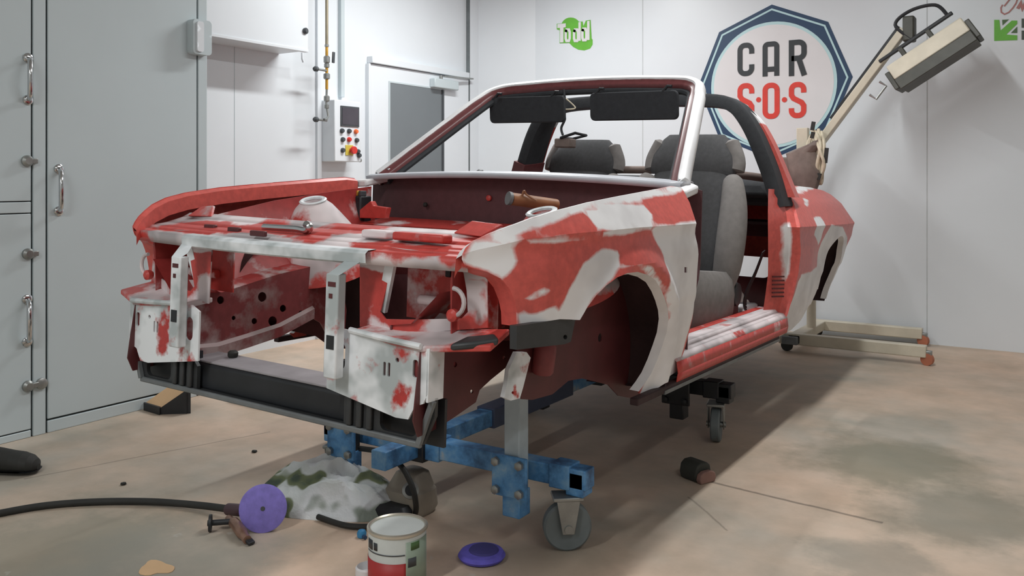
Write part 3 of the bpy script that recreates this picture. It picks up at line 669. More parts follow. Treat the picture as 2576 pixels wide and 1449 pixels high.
# front structure
YF = -.668
slam = G()
xs = [-.66+1.32*k/44 for k in range(45)]
def bow(x): return .055*(x/.66)**2
def slam_row(dy, z): return [Vector((x, -.66+bow(x)+dy, z(x) if callable(z) else z)) for x in xs]
rows = [slam_row(0, .655), slam_row(-.004, .688), slam_row(.03, .694), slam_row(.045, lambda x: .704), slam_row(.10, lambda x: .712), slam_row(.16, .728), slam_row(.19, .742), slam_row(.205, .742), slam_row(.215, .70)]
pv = lambda p: .52+.9*noise.noise(Vector((p.x*5, p.y*9, p.z*9+3)))+(.25 if p.y < -.62 else 0)
for a, b in zip(rows, rows[1:]): slam.strip(a, b)
slamo = obj('upper_crossmember', slam, M['bay'], car, prime=pv, smooth=60)
m_ = slamo.modifiers.new('thick', 'SOLIDIFY'); m_.thickness = .004
for k, (u, v, w, h) in enumerate([(530, 568, .05, .014), (590, 575, .05, .014), (650, 584, .06, .014), (875, 604, .03, .010), (1000, 592, .05, .02)]):
    p = CP(u, v, z=.715 if v < 600 else .70)
    q = obj('slot', G().box(p.x-w/2, p.x+w/2, p.y-h/2, p.y+h/2, p.z-.012, p.z+.004), M['maroon'], slamo, bevel=.003)
p = CP(760, 575, y=-.545); obj('latch_hook', G().tube(spline([(p.x-.16, -.545, .722), (p.x-.02, -.55, .724), (p.x+.03, -.555, .722), (p.x+.045, -.56, .734), (p.x+.03, -.56, .742)], 6), .011, 10), M['chrome'], slamo)
for x0, x1 in ((.27, .36), (.38, .55)):
    obj('pressed_pad', G().box(x0, x1, -.565, -.52, .716, .738), M['bay'], slamo, bevel=.006, prime=.30 if x0 > .3 else .72)
for s in (-1, 1):
    obj('wing_gusset', G().prism([Vector((s*.60, -.47, .735)), Vector((s*.50, -.455, .738)), Vector((s*.535, -.42, .772)), Vector((s*.62, -.40, .765))], (0, .012, -.004)), M['bay'], slamo, bevel=.003, prime=.35)
bar = G()
xb = [-.36+.74*k/24 for k in range(25)]
def barow(dy, z): return [Vector((x, -.672+bow(x)+dy, z)) for x in xb]
for a, b in zip([barow(.0, .655), barow(-.008, .660), barow(-.010, .684), barow(0, .692), barow(.03, .694)], [barow(-.008, .660), barow(-.010, .684), barow(0, .692), barow(.03, .694), barow(.03, .655)]): bar.strip(a, b, .95)
obj('grille_bar', bar, M['steel'], car, smooth=30)
for s in (-1, 1):
    st = G(); pts = [Vector((s*.345, -.645, .678)), Vector((s*.318, -.700, .632)), Vector((s*.316, -.700, .365))]
    st.hexa([pts[0]+Vector((-.022, -.012, -.012)), pts[0]+Vector((.022, -.012, -.012)), pts[0]+Vector((.022, .012, .010)), pts[0]+Vector((-.022, .012, .010)),
             pts[1]+Vector((-.022, -.014, -.004)), pts[1]+Vector((.022, -.014, -.004)), pts[1]+Vector((.022, .016, .010)), pts[1]+Vector((-.022, .016, .010))], .9)
    st.box(s*.316-.022, s*.316+.022, -.715, -.685, .365, .632, .8)
    k_ = obj('kidney_strut', st, M['steel'], car, bevel=.004)
    for z in (.605, .575): obj('strut_hole', G().box(s*.316-.012+(.004 if z < .6 else 0), s*.316+(.014 if z > .6 else .004), -.7165, -.714, z-.006, z+.006), M['maroon'], k_)
    obj('strut_window', G().box(s*.316-.012, s*.316+.014, -.7165, -.714, .44, .475), M['black'], k_)
    # headlamp panel
    hp = G(); mp = lambda q: (CP(*q, y=-.60).x, CP(*q, y=-.60).z)
    panel(hp, [mp(q) for q in [(905, 640), (985, 622), (1165, 645), (1192, 672), (1190, 740), (1192, 832), (1060, 838), (905, 822)]], lambda a, t: Vector((s*a, -.60+.06*sm(.45, .7, a), t)), (0, .004, 0), [[mp(q) for q in [(990, 658), (1060, 664), (1126, 668), (1140, 690), (1146, 735), (1148, 790), (1135, 806), (970, 803), (956, 785), (975, 710)]]], .02, lambda a, t: .46+.8*noise.noise(Vector((a*11, t*11, 2)))+(.6 if t > .640 else 0)+(.25 if a > .63 and t > .60 else 0))
    h_ = obj('headlamp_panel', hp, M['bay'], car)
    for q in [(1010, 640), (1026, 643), (1064, 648), (1092, 650)]:
        a, t = mp(q); obj('panel_hole', G().box(s*a-.008, s*a+.008, -.612+.06*sm(.45, .7, a), -.603+.06*sm(.45, .7, a), t-.006, t+.004), M['maroon'], h_)
    obj('lamp_adjuster', G().lathe([(.012, 0), (.016, .008), (.016, .02), (.008, .026)], (s*.615, -.585, .545), (0, -1, 0), 18), M['bay'], h_, prime=.05)
    obj('adjuster_ring', G().tube([(s*(.615+.034*math.cos(t)), -.60, .578+.034*math.sin(t)) for t in [math.pi*k/10-math.pi/2 for k in range(11)]], .006, 8), M['bay'], h_, prime=.7)
    obj('slanted_brace', G().beam((s*.412, -.60, .66), (s*.372, -.585, .53), .03, .012, (0, 1, 0)), M['steel'], h_, prime=.9)
    # bay walls seen through the lamp aperture
    lb = G().box(min(s*.36, s*.66), max(s*.36, s*.66), -.47, -.465, .50, .70)
    lbo = obj('lamp_backing', lb, M['bay'], car, prime=.36)
    obj('backing_slot', G().box(s*.50-.009, s*.50+.009, -.474, -.468, .62, .68), M['black'], lbo, bevel=.004)
    obj('cross_tube', G().tube([(s*.42, -.485, .555), (s*.64, -.51, .555)], .014, 12), M['bay'], lbo, prime=.6)
    gu = G(); panel(gu, [(.44, .495), (.47, .535), (.60, .525), (.62, .50), (.56, .505), (.48, .49)], lambda a, t: Vector((s*a, -.52, t)), (0, .006, 0), [], .02); obj('gusset', gu, M['bay'], lbo, prime=.7)
    # lower lamp shelf
    sh = G(); P0 = [(s*.34, -.665, .486), (s*.58, -.672, .474), (s*.74, -.612, .488)]; P1 = [(s*.34, -.56, .495), (s*.58, -.55, .502), (s*.72, -.50, .512)]
    sh.prism([Vector(p) for p in P0]+[Vector(p) for p in P1[::-1]], (0, 0, -.016))
    so = obj('lamp_shelf', sh, M['bay'], car, bevel=.004, prime=lambda p: .55+.6*noise.noise(Vector((p.x*14, p.y*14, 0))))
    obj('shelf_lip', G().tube(spline([(s*.34, -.668, .486), (s*.46, -.676, .480), (s*.58, -.676, .474)], 5), .008, 8), M['steel'], so, prime=.9)
    if s > 0: obj('plastic_corner', G().prism([Vector((s*.65, -.655, .486)), Vector((s*.70, -.630, .494)), Vector((s*.745, -.585, .502)), Vector((s*.715, -.56, .508)), Vector((s*.66, -.60, .500))], (0, 0, -.018)), M['black_tin'], so, bevel=.006)
    # bumper mounting plate
    cpn = G(); panel(cpn, [(.262, .47), (.30, .486), (.45, .480), (.594, .470), (.598, .36), (.585, .335), (.56, .325), (.54, .29), (.50, .288), (.262, .325)], lambda a, t: Vector((s*a, YF, t)), (0, .006, 0),
          [rrect(.55, .566, .395, .438, .006), rrect(.455, .463, .385, .42, .003), rrect(.47, .478, .385, .42, .003), ell(.50, .43, .006), rrect(.29, .325, .38, .45, .016)] , .016,
          lambda a, t: .72+.8*noise.noise(Vector((a*13, t*13, 7+s))))
    c_ = obj('bumper_mount_plate', cpn, M['steel'], car)
    obj('plate_flange', G().box(min(s*.594, s*.60), max(s*.594, s*.60), YF, YF+.06, .34, .47), M['steel'], c_, prime=.8)
    obj('mount_box', G().box(min(s*.43, s*.57), max(s*.43, s*.57), YF+.008, -.50, .31, .46), M['bay_dark'], c_, prime=.15)
# lower front valance
val = obj('lower_valance', G().beam((-.565, -.645, .226), (.565, -.645, .226), .012, .016), M['grey_tin'], car, bevel=.004)
cmo = obj('lower_crossmember', G().box(-.335, .315, -.618, -.51, .226, .306), M['black'], car, bevel=.01, seg=3)  # black body stands in for the shade of the channel front
obj('channel_top', G().prism([Vector(p) for p in ((-.375, -.640, .306), (-.345, -.612, .306), (.315, -.612, .306), (.345, -.640, .306), (.345, -.505, .310), (-.375, -.505, .310))], (0, 0, .006)), plain('lilac_grey_primer', srgb(150, 146, 150), .45), cmo, bevel=.002)
obj('channel_bottom', G().box(-.34, .31, -.632, -.535, .222, .230), M['black_tin'], cmo)
for x in (-.27, .17): obj('rubber_buffer', G().lathe([(.012, 0), (.016, .006), (.016, .016), (.010, .022)], (x, -.535, .314), (0, 0, 1), 14), M['rubber'], cmo)
for s in (-1, 1):
    md = G(); panel(md, [(.30, .225), (.565, .225), (.60, .30), (.60, .345), (.50, .345), (.42, .32), (.33, .33), (.30, .30)], lambda a, t: Vector((s*a, -.640, t)), (0, .012, 0), [rrect(.425, .545, .240, .308, .018)], .03)
    mo = obj('valance_end', md, M['black_tin'], car, bevel=.002)
    obj('pocket_back', G().box(min(s*.34, s*.60), max(s*.34, s*.60), -.60, -.59, .215, .335), M['black'], mo)
    for a in (.325, .36, .395): obj('rib', G().box(s*a-.009, s*a+.009, -.652, -.640, .235, .318), M['black_tin'], mo, bevel=.004)
    obj('end_strip', G().beam((s*.56, -.648, .23), (s*.60, -.648, .34), .012, .014), M['grey_tin'], mo)
    obj('end_bracket', G().box(s*.35-.022, s*.35+.022, -.664, -.645, .325, .375), M['steel'], mo, bevel=.004, prime=.9)

# bulkhead and scuttle
bk = G()
panel(bk, [(-.78, .24), (.78, .24), (.78, .87), (.66, .905), (.3, .918), (-.3, .918), (-.66, .905), (-.78, .87)], lambda a, t: Vector((a, .62-.10*sm(.60, .40, t)-.02*math.cos(a*3), t)), (0, .006, 0), [ell(-.30, .60, .05), ell(.36, .66, .04)], .05, lambda a, t: .05+.35*sm(.72, .64, t)*(.5+noise.noise(Vector((a*7, t*7, 5)))))
M['bulk'] = carpaint('shade_darkened_bulkhead_paint', srgb(92, 56, 60), srgb(150, 110, 108), srgb(120, 84, 84), amp=1.0, scale=6, sharp=3, rough=.6)  # shade at the back of the engine bay painted into this red
bko = obj('bulkhead', bk, M['bulk'], car)
for px_, rad_ in (((1232, 498), .012), ((1072, 515), .010), ((905, 520), .012)):
    p = CP(*px_, y=.60); obj('grommet', G().lathe([(rad_, 0), (rad_, .008), (rad_*.5, .012)], (p.x, .598, p.z), (0, -1, 0), 14), M['bay'] if px_[0] == 1232 else M['rubber'], bko, prime=.1)
lowr = G(); xs2 = [-.62+1.24*k/20 for k in range(21)]
lowr.strip([Vector((x, .50, .60)) for x in xs2], [Vector((x, .40+.03*math.cos(x*4), .69)) for x in xs2]); lowr.strip([Vector((x, .40+.03*math.cos(x*4), .69)) for x in xs2], [Vector((x, .56, .715)) for x in xs2])
obj('bulkhead_shelf', lowr, M['bay'], bko, prime=lambda p: .28+.5*noise.noise(p*6))
cw = G()
def crow(y, z, w): return [Vector((w*k/15, y-.045*(1-(k/15)**2)*1.0, z+.022*(1-(k/15)**2))) for k in range(-15, 16)]
R_ = [crow(.545, .872, .735), crow(.54, .890, .735), crow(.57, .899, .735), crow(.66, .903, .73), crow(.70, .900, .72), crow(.71, .87, .72)]
for k, (a, b) in enumerate(zip(R_, R_[1:])): cw.strip(a, b, .9)
M['scuttle'] = plain('blue_grey_primer', srgb(186, 188, 196), .42, 0, .08, 8)
cwo = obj('scuttle_panel', cw, M['scuttle'], car); m_ = cwo.modifiers.new('thick', 'SOLIDIFY'); m_.thickness = .003
for s in (-1, 1):
    obj('scuttle_corner', G().prism([Vector((s*.70, .50, .872)), Vector((s*.775, .50, .868)), Vector((s*.765, .64, .888)), Vector((s*.70, .70, .905)), Vector((s*.66, .62, .902))], (0, 0, -.03)), M['paint'], cwo, bevel=.008, prime=.85)
p = CP(1208, 427, y=.66); obj('wiper_spindle', G().lathe([(.016, 0), (.014, .012), (.006, .016)], (p.x, .66, .915), (0, -.2, 1), 14), M['black'], cwo)
for u, v in ((977, 428), (1668, 458)):
    p = CP(u, v, y=.63); obj('screen_clip', G().box(p.x-.010, p.x+.010, .622, .64, p.z-.006, p.z+.008), M['chrome'], cwo, bevel=.003)

# windscreen frame: one swept loop
wn = Vector((0, -.586, .811)); 
path = [(-.715, .60, .885), (-.70, .625, .905), (-.645, .82, 1.045), (-.59, 1.015, 1.185), (-.555, 1.135, 1.270), (-.535, 1.185, 1.304), (-.495, 1.215, 1.325), (-.43, 1.232, 1.336), (-.2, 1.245, 1.348), (0, 1.248, 1.351), (.2, 1.245, 1.348), (.43, 1.232, 1.336), (.495, 1.215, 1.325), (.535, 1.185, 1.304), (.555, 1.135, 1.270), (.59, 1.015, 1.185), (.645, .82, 1.045), (.70, .625, .905), (.715, .60, .885)]
path = spline(path, 4); ws = G(); nS = 10; ctr = Vector((0, .93, 1.12))
for i, p in enumerate(path):
    d = (path[min(i+1, len(path)-1)]-path[max(i-1, 0)]).normalized(); b_ = (wn-d*wn.dot(d)).normalized(); n_ = d.cross(b_).normalized()
    if n_.dot(p-ctr) < 0: n_ = -n_
    hw = .030 if abs(p.x) > .56 else .027
    sec = [(hw+.006, -.012, 1), (hw+.004, .012, 1), (hw-.008, .026, 1), (hw-.030, .028, .9), (hw-.036, .018, .35), (-hw+.004, .010, .05), (-hw-.004, .004, 0), (-hw-.006, -.022, 0), (-hw+.014, -.034, 0), (hw-.012, -.034, .1)]
    for a, c, pr in sec: ws.vert(p+n_*a+b_*c, pr*(.95 if pr else 0))
for i in range(len(path)-1):
    for k in range(nS): ws.face(i*nS+k, i*nS+(k+1) % nS, (i+1)*nS+(k+1) % nS, (i+1)*nS+k)
ws.f.append(tuple(range(nS))); ws.f.append(tuple((len(path)-1)*nS+k for k in range(nS)))
M['frame'] = carpaint('windscreen_frame_paint', srgb(104, 54, 56), srgb(226, 226, 228), srgb(208, 206, 208), amp=.35, scale=9, sharp=6, rough=.34)
wso = obj('windscreen_frame', ws, M['frame'], car, smooth=50)
seal = G(); inn = []
for i, p in enumerate(path):
    d = (path[min(i+1, len(path)-1)]-path[max(i-1, 0)]).normalized(); b_ = (wn-d*wn.dot(d)).normalized(); n_ = d.cross(b_).normalized()
    if n_.dot(p-ctr) < 0: n_ = -n_
    inn.append(p-n_*.036-b_*.022)
obj('frame_trim', G().tube(inn[3:-3], .014, 8), M['black_trim'], wso)
def visor(x0, x1, z0, z1):
    g = G(); panel(g, rrect(x0, x1, z0, z1, .022), lambda a, t: Vector((a, 1.165+(1.31-t)*.10, t)), (0, .018, 0), [], .03)
    v_ = obj('sun_visor', g, M['black_trim'], car, bevel=.005)
    for x in (x0+.05, x1-.05): obj('visor_clip', G().tube([(x-.02, 1.172, z1-.004), (x, 1.172, z1+.018), (x+.02, 1.172, z1+.016)], .007, 8), M['black'], v_)
    return v_
visor(-.527, -.105, 1.168, 1.292); visor(.028, .455, 1.172, 1.298)
cbp = [CP(1418, 225, y=1.19), CP(1422, 262, y=1.19), CP(1418, 285, y=1.19), CP(1421, 300, y=1.19), CP(1412, 322, y=1.19), CP(1416, 340, y=1.19)]
mc = obj('mirror_cable', G().tube(spline(cbp, 5), .006, 8), M['black'], car)
mb = CP(1425, 355, y=1.19)
obj('mirror_base', G().box(mb.x-.055, mb.x+.025, 1.17, 1.24, mb.z-.03, mb.z+.012), M['brown_cloth'], mc, bevel=.006)
obj('mirror_bracket', G().tube([(mb.x-.02, 1.17, mb.z+.014), (mb.x+.055, 1.17, mb.z+.036), (mb.x+.07, 1.25, mb.z+.030), (mb.x, 1.25, mb.z+.014), (mb.x-.02, 1.17, mb.z+.014)], .007, 8), M['black'], mc)
obj('loose_wire', G().tube(spline([CP(1420, 245, y=1.19), CP(1440, 262, y=1.20), CP(1447, 272, y=1.20), CP(1432, 275, y=1.19), CP(1416, 275, y=1.19)], 5), .0035, 6), M['rope'], mc)

# roll bar
rb = [(-.735, 1.80, .80), (-.70, 1.80, .92), (-.665, 1.79, 1.02), (-.615, 1.775, 1.14), (-.565, 1.76, 1.225), (-.515, 1.75, 1.275), (-.43, 1.75, 1.305), (-.2, 1.75, 1.318), (.0, 1.75, 1.32)]
rb = rb+[(-x, y, z) for x, y, z in rb[-2::-1]]; rb = spline(rb, 4); rg = G()
c0 = Vector((0, 1.77, .95))
for i, p in enumerate(rb):
    d = (rb[min(i+1, len(rb)-1)]-rb[max(i-1, 0)]).normalized(); yv = Vector((0, 1, 0)); n_ = d.cross(yv).normalized()
    if n_.dot(p-c0) < 0: n_ = -n_
    t = .030; dd = .045+.035*sm(.45, .66, abs(p.x)); up_ = sm(.35, .55, abs(p.x))
    for a, c in ((t, -dd), (t, dd), (t-.012, dd+.01), (-t, dd+.01), (-t-.004, 0), (-t, -dd-.01), (t-.012, -dd-.01)): rg.vert(p+n_*a+yv*c)
k7 = 7
for i in range(len(rb)-1):
    for k in range(k7): rg.face(i*k7+k, i*k7+(k+1) % k7, (i+1)*k7+(k+1) % k7, (i+1)*k7+k)
rg.f.append(tuple(range(k7))); rg.f.append(tuple((len(rb)-1)*k7+k for k in range(k7)))
rbo = obj('roll_bar', rg, M['black_trim'], car, smooth=40)
for s in (-1, 1):
    q = [Vector((s*x, y, z)) for x, y, z in ((.545, 1.83, 1.270), (.60, 1.85, 1.21), (.66, 1.87, 1.10), (.71, 1.89, .98), (.765, 1.90, .85))]; q = spline(q, 4); tg = G()
    tg.strip([p+Vector((s*.02, -.07, 0)) for p in q], [p+Vector((s*.008, .05, 0)) for p in q]); tg.strip([p+Vector((s*.008, .05, 0)) for p in q], [p+Vector((-s*.03, .055, 0)) for p in q]); tg.strip([p+Vector((s*.02, -.07, 0)) for p in q], [p+Vector((-s*.02, -.075, 0)) for p in q])
    ft = G()
    for a_, b_2 in zip([(.735, 1.80, .80), (.70, 1.80, .92)], [(.70, 1.80, .92), (.672, 1.79, 1.00)]): ft.beam((s*a_[0], a_[1], a_[2]), (s*b_2[0], b_2[1], b_2[2]), .075, .20, (0, 1, 0))
    if s < 0: obj('hoop_foot', ft, M['frame'], rbo, prime=0.0)
    obj('hoop_skin', tg, M['paint'], rbo, prime=lambda p: .12 if p.z < 1.2 else .7)

# rear quarter panels
arch_r = [(2068, 690), (2074, 668), (2083, 648), (2092, 631), (2101, 614), (2109, 606), (2116, 608), (2121, 617), (2124, 634), (2125, 655), (2121, 684), (2113, 710), (2103, 732), (2090, 751)]
q_front = [(1972, 477), (1990, 500), (2004, 535), (2012, 572), (2014, 640), (2008, 690), (1996, 740), (1982, 790), (1964, 828), (1948, 850)]
q_bot = [(1962, 846), (1990, 830), (2018, 800), (2040, 765), (2056, 728)]
ccy, ccz = ARR
ol_q = sps(q_front)+sps(q_bot)+[(ccy+RAD*math.cos(math.radians(a)), ccz+RAD*1.0*math.sin(math.radians(a))) for a in range(172, -16, -6)]+[(3.045, .25), (3.10, .33), (3.16, .44), (3.24, .55), (3.31, .64), (3.335, .70), (3.31, .79), (3.2, .855), (3.0, .89), (2.7, .905), (2.3, .91), (2.0, .90)]
pr_q = [sps(P) for P in ([(2015, 690), (2055, 672), (2066, 610), (2092, 566), (2118, 570), (2132, 600), (2120, 720), (2075, 775), (1985, 840), (1940, 856), (1975, 800), (2000, 735)],
                         [(2046, 548), (2066, 545), (2066, 600), (2058, 618), (2048, 590)], [(2108, 478), (2136, 495), (2140, 520), (2120, 505)], [(1976, 480), (2030, 460), (2060, 462), (2010, 486)], [(2020, 500), (2032, 496), (2032, 520), (2022, 522)])]
gQ = panel(G(), ol_q, smap, (-.004, 0, 0), [], .024, in_any(pr_q), [crease])
rl2 = G(); AR = [smap(ccy+RAD*math.cos(math.radians(a)), ccz+RAD*math.sin(math.radians(a))) for a in range(172, -16, -6)]
rl2.strip(AR, [Vector((p.x-.03, p.y+(ccy-p.y)*.03, p.z+(ccz-p.z)*.03)) for p in AR], 1.0)
rtn = G(); an2 = [math.radians(a) for a in range(176, -20, -8)]
rtn.strip([Vector((XS(ccy+.322*math.cos(a), ccz+.322*math.sin(a))-.006, ccy+.322*math.cos(a), ccz+.322*math.sin(a))) for a in an2], [Vector((.52, ccy+.345*math.cos(a), ccz+.345*math.sin(a))) for a in an2])
rwin = G(); panel(rwin, [(2.38, .52), (2.50, .50), (2.56, .43), (2.60, .40), (2.64, .30), (2.98, .30), (3.05, .70), (2.3, .70)], lambda a, t: Vector((.53, a, t)), (-.004, 0, 0), [], .06)
# door jamb between the quarter's front edge and the inner post line
jq = [smap(*SP(*p)) for p in q_front]; ji = [Vector((.735-.02*sm(.5, .3, p.z), 1.60-.03*sm(.5, .85, p.z), p.z)) for p in jq]
jm = G(); jmid = [a.lerp(b, .45)+Vector((0, .035, 0)) for a, b in zip(jq, ji)]
jm.strip(jq, [p+Vector((-.012, -.006, 0)) for p in jq], .35)
jm.strip([p+Vector((-.012, -.006, 0)) for p in jq], jmid, .1); jm.strip(jmid, ji, .0)
jm.strip(ji, [p+Vector((-.03, .14, 0)) for p in ji], 0)
# sill
sl = G()
def srow(x, z, a=0.0): return [Vector((x, .40+1.30*k/30, z)) for k in range(31)]
srows = [srow(.800, .232), srow(.806, .262), srow(.800, .300), srow(.782, .318), srow(.760, .322), srow(.752, .336), (srow(.70, .338)), srow(.668, .338), srow(.655, .25)]
sprm = [.1, .25, .65, .85, .9, .75, .35, .1]
for k, (a, b) in enumerate(zip(srows, srows[1:])): sl.strip(a, b, sprm[k])
sfl = G().box(.772, .800, .10, 1.58, .212, .234)
for mir in (0, 1):
    F = lambda q: q.mirror() if mir else q
    qo = obj('quarter_panel', F(gQ), M['paint'], car, smooth=22); obj('arch_lip', F(rl2), M['paint'], qo)
    obj('rear_wheelhouse', F(rtn), M['under'], qo); obj('wheelhouse_wall', F(rwin), M['under'], qo)
    jo = obj('door_jamb', F(jm), M['paint'], car, prime=lambda p: .10+(.55 if .46 < p.z < .72 and .74 < abs(p.x) < .815 else 0))
    for k in range(6):
        z = .40+k*.018; vg = G().beam((.752, 1.612, z), (.79, 1.665, z), .006, .007); obj('vent_slot', F(vg), M['maroon'], jo)
    so_ = obj('sill', F(sl), M['bay'], car, smooth=30); m_ = so_.modifiers.new('thick', 'SOLIDIFY'); m_.thickness = .003
    obj('sill_flange', F(sfl), M['under'], so_, bevel=.003); obj('sill_edge', F(G().box(.796, .803, .30, 1.58, .210, .222)), M['grey_tin'], so_)

# floor, tunnel, rear bodywork
fp = obj('floor_pan', G().box(-.66, .66, .62, 2.35, .225, .24), M['maroon'], car)
obj('tunnel', G().hexa([(-.13, .62, .24), (.13, .62, .24), (.11, 2.35, .24), (-.11, 2.35, .24), (-.09, .62, .44), (.09, .62, .44), (.08, 2.35, .36), (-.08, 2.35, .36)]), M['maroon'], fp, bevel=.03)
obj('toe_board', G().hexa([(-.72, .56, .24), (.72, .56, .24), (.72, .75, .235), (-.72, .75, .235), (-.72, .55, .50), (.72, .55, .50), (.72, .56, .50), (-.72, .56, .50)]), M['maroon'], fp)
sb = G(); panel(sb, [(-.64, .25), (.64, .25), (.64, .70), (-.64, .70)], lambda a, t: Vector((a, 2.30+.25*sm(.25, .55, t), t)), (0, .006, 0), [rrect(-.50, -.06, .40, .62, .04), rrect(.06, .50, .40, .62, .04)], .08); obj('rear_seat_bulkhead', sb, M['maroon'], car)
obj('rear_shelf', G().box(-.60, .60, 2.20, 2.62, .70, .715), M['under'], car)
rd = G(); xs3 = [-.66+1.32*k/20 for k in range(21)]
rd.strip([Vector((x, 2.62, .885)) for x in xs3], [Vector((x, 3.26-.06*(x/.7)**2, .82)) for x in xs3]); rd.strip([Vector((x, 3.26-.06*(x/.7)**2, .82)) for x in xs3], [Vector((x*.95, 3.29-.06*(x/.7)**2, .45)) for x in xs3])
rdo = obj('rear_deck', rd, M['paint'], car, prime=.15); m_ = rdo.modifiers.new('thick', 'SOLIDIFY'); m_.thickness = .004
obj('boot_floor', G().box(-.54, .54, 2.4, 3.3, .26, .27), M['under'], rdo)
obj('hood_well', G().box(-.62, .62, 2.10, 2.64, .80, .86), M['black_trim'], car, bevel=.02)
ht = obj('hood_frame_tube', G().tube(spline([(-.60, 1.98, .90), (-.30, 1.98, .965), (.30, 1.98, .965), (.64, 1.98, .935)], 5), .020, 12), M['brown_cloth'], car)
obj('belt_reel', G().lathe([(.035, 0), (.04, .01), (.04, .05), (.03, .06)], (.10, 1.98, .955), (1, 0, 0), 18), M['black'], ht)
obj('folded_hood', G().hexa([(-.58, 2.05, .84), (.62, 2.05, .84), (.60, 2.5, .84), (-.56, 2.5, .84), (-.50, 2.08, .93), (.56, 2.08, .93), (.52, 2.42, .95), (-.48, 2.42, .95)]), M['black_trim'], ht, bevel=.03, seg=3)
# engine bay bits at the bulkhead
bl = CP(893, 510, y=.42)
lm = obj('wiring_box', G().box(bl.x-.05, bl.x+.05, .40, .47, bl.z-.10, bl.z+.03), M['black'], car, bevel=.006)
for k in range(5): obj('plug', G().box(bl.x-.048+k*.02, bl.x-.034+k*.02, .405, .44, bl.z+.03, bl.z+.052), (M['amber'], M['cap_blue'], M['label_white'], M['amber'], M['greybtn'])[k], lm, bevel=.002)
obj('loom', G().tube(spline([(bl.x-.05, .43, bl.z+.04), (bl.x-.12, .40, bl.z+.02), (bl.x-.2, .30, bl.z-.0)], 5), .008, 8), M['rope'], lm)
rbk = CP(945, 530, y=.40)
gb = G().prism([Vector((rbk.x-.09, .40, rbk.z+.0)), Vector((rbk.x-.03, .40, rbk.z+.04)), Vector((rbk.x-.015, .40, rbk.z+.02)), Vector((rbk.x+.06, .40, rbk.z+.015)), Vector((rbk.x+.05, .40, rbk.z-.03)), Vector((rbk.x-.09, .40, rbk.z-.035))], (0, .03, 0)); obj('battery_bracket', gb, M['bay'], car, bevel=.003, prime=.05)
sc0 = CP(1285, 500, y=.22); sc1 = CP(1345, 512, y=.30)
stc = obj('steering_column_stub', G().tube([sc0, sc1+Vector((.03, .1, -.005))], .022, 16), M['brown'], car); obj('column_cap', G().tube([sc0-(sc1-sc0).normalized()*.012, sc0], .024, 16), M['grey_tin'], stc)
obj('column_wire', G().tube(spline([CP(1312, 500, y=.25), CP(1318, 480, y=.25), CP(1325, 490, y=.26), CP(1350, 505, y=.28)], 5), .004, 6), M['brown'], stc)

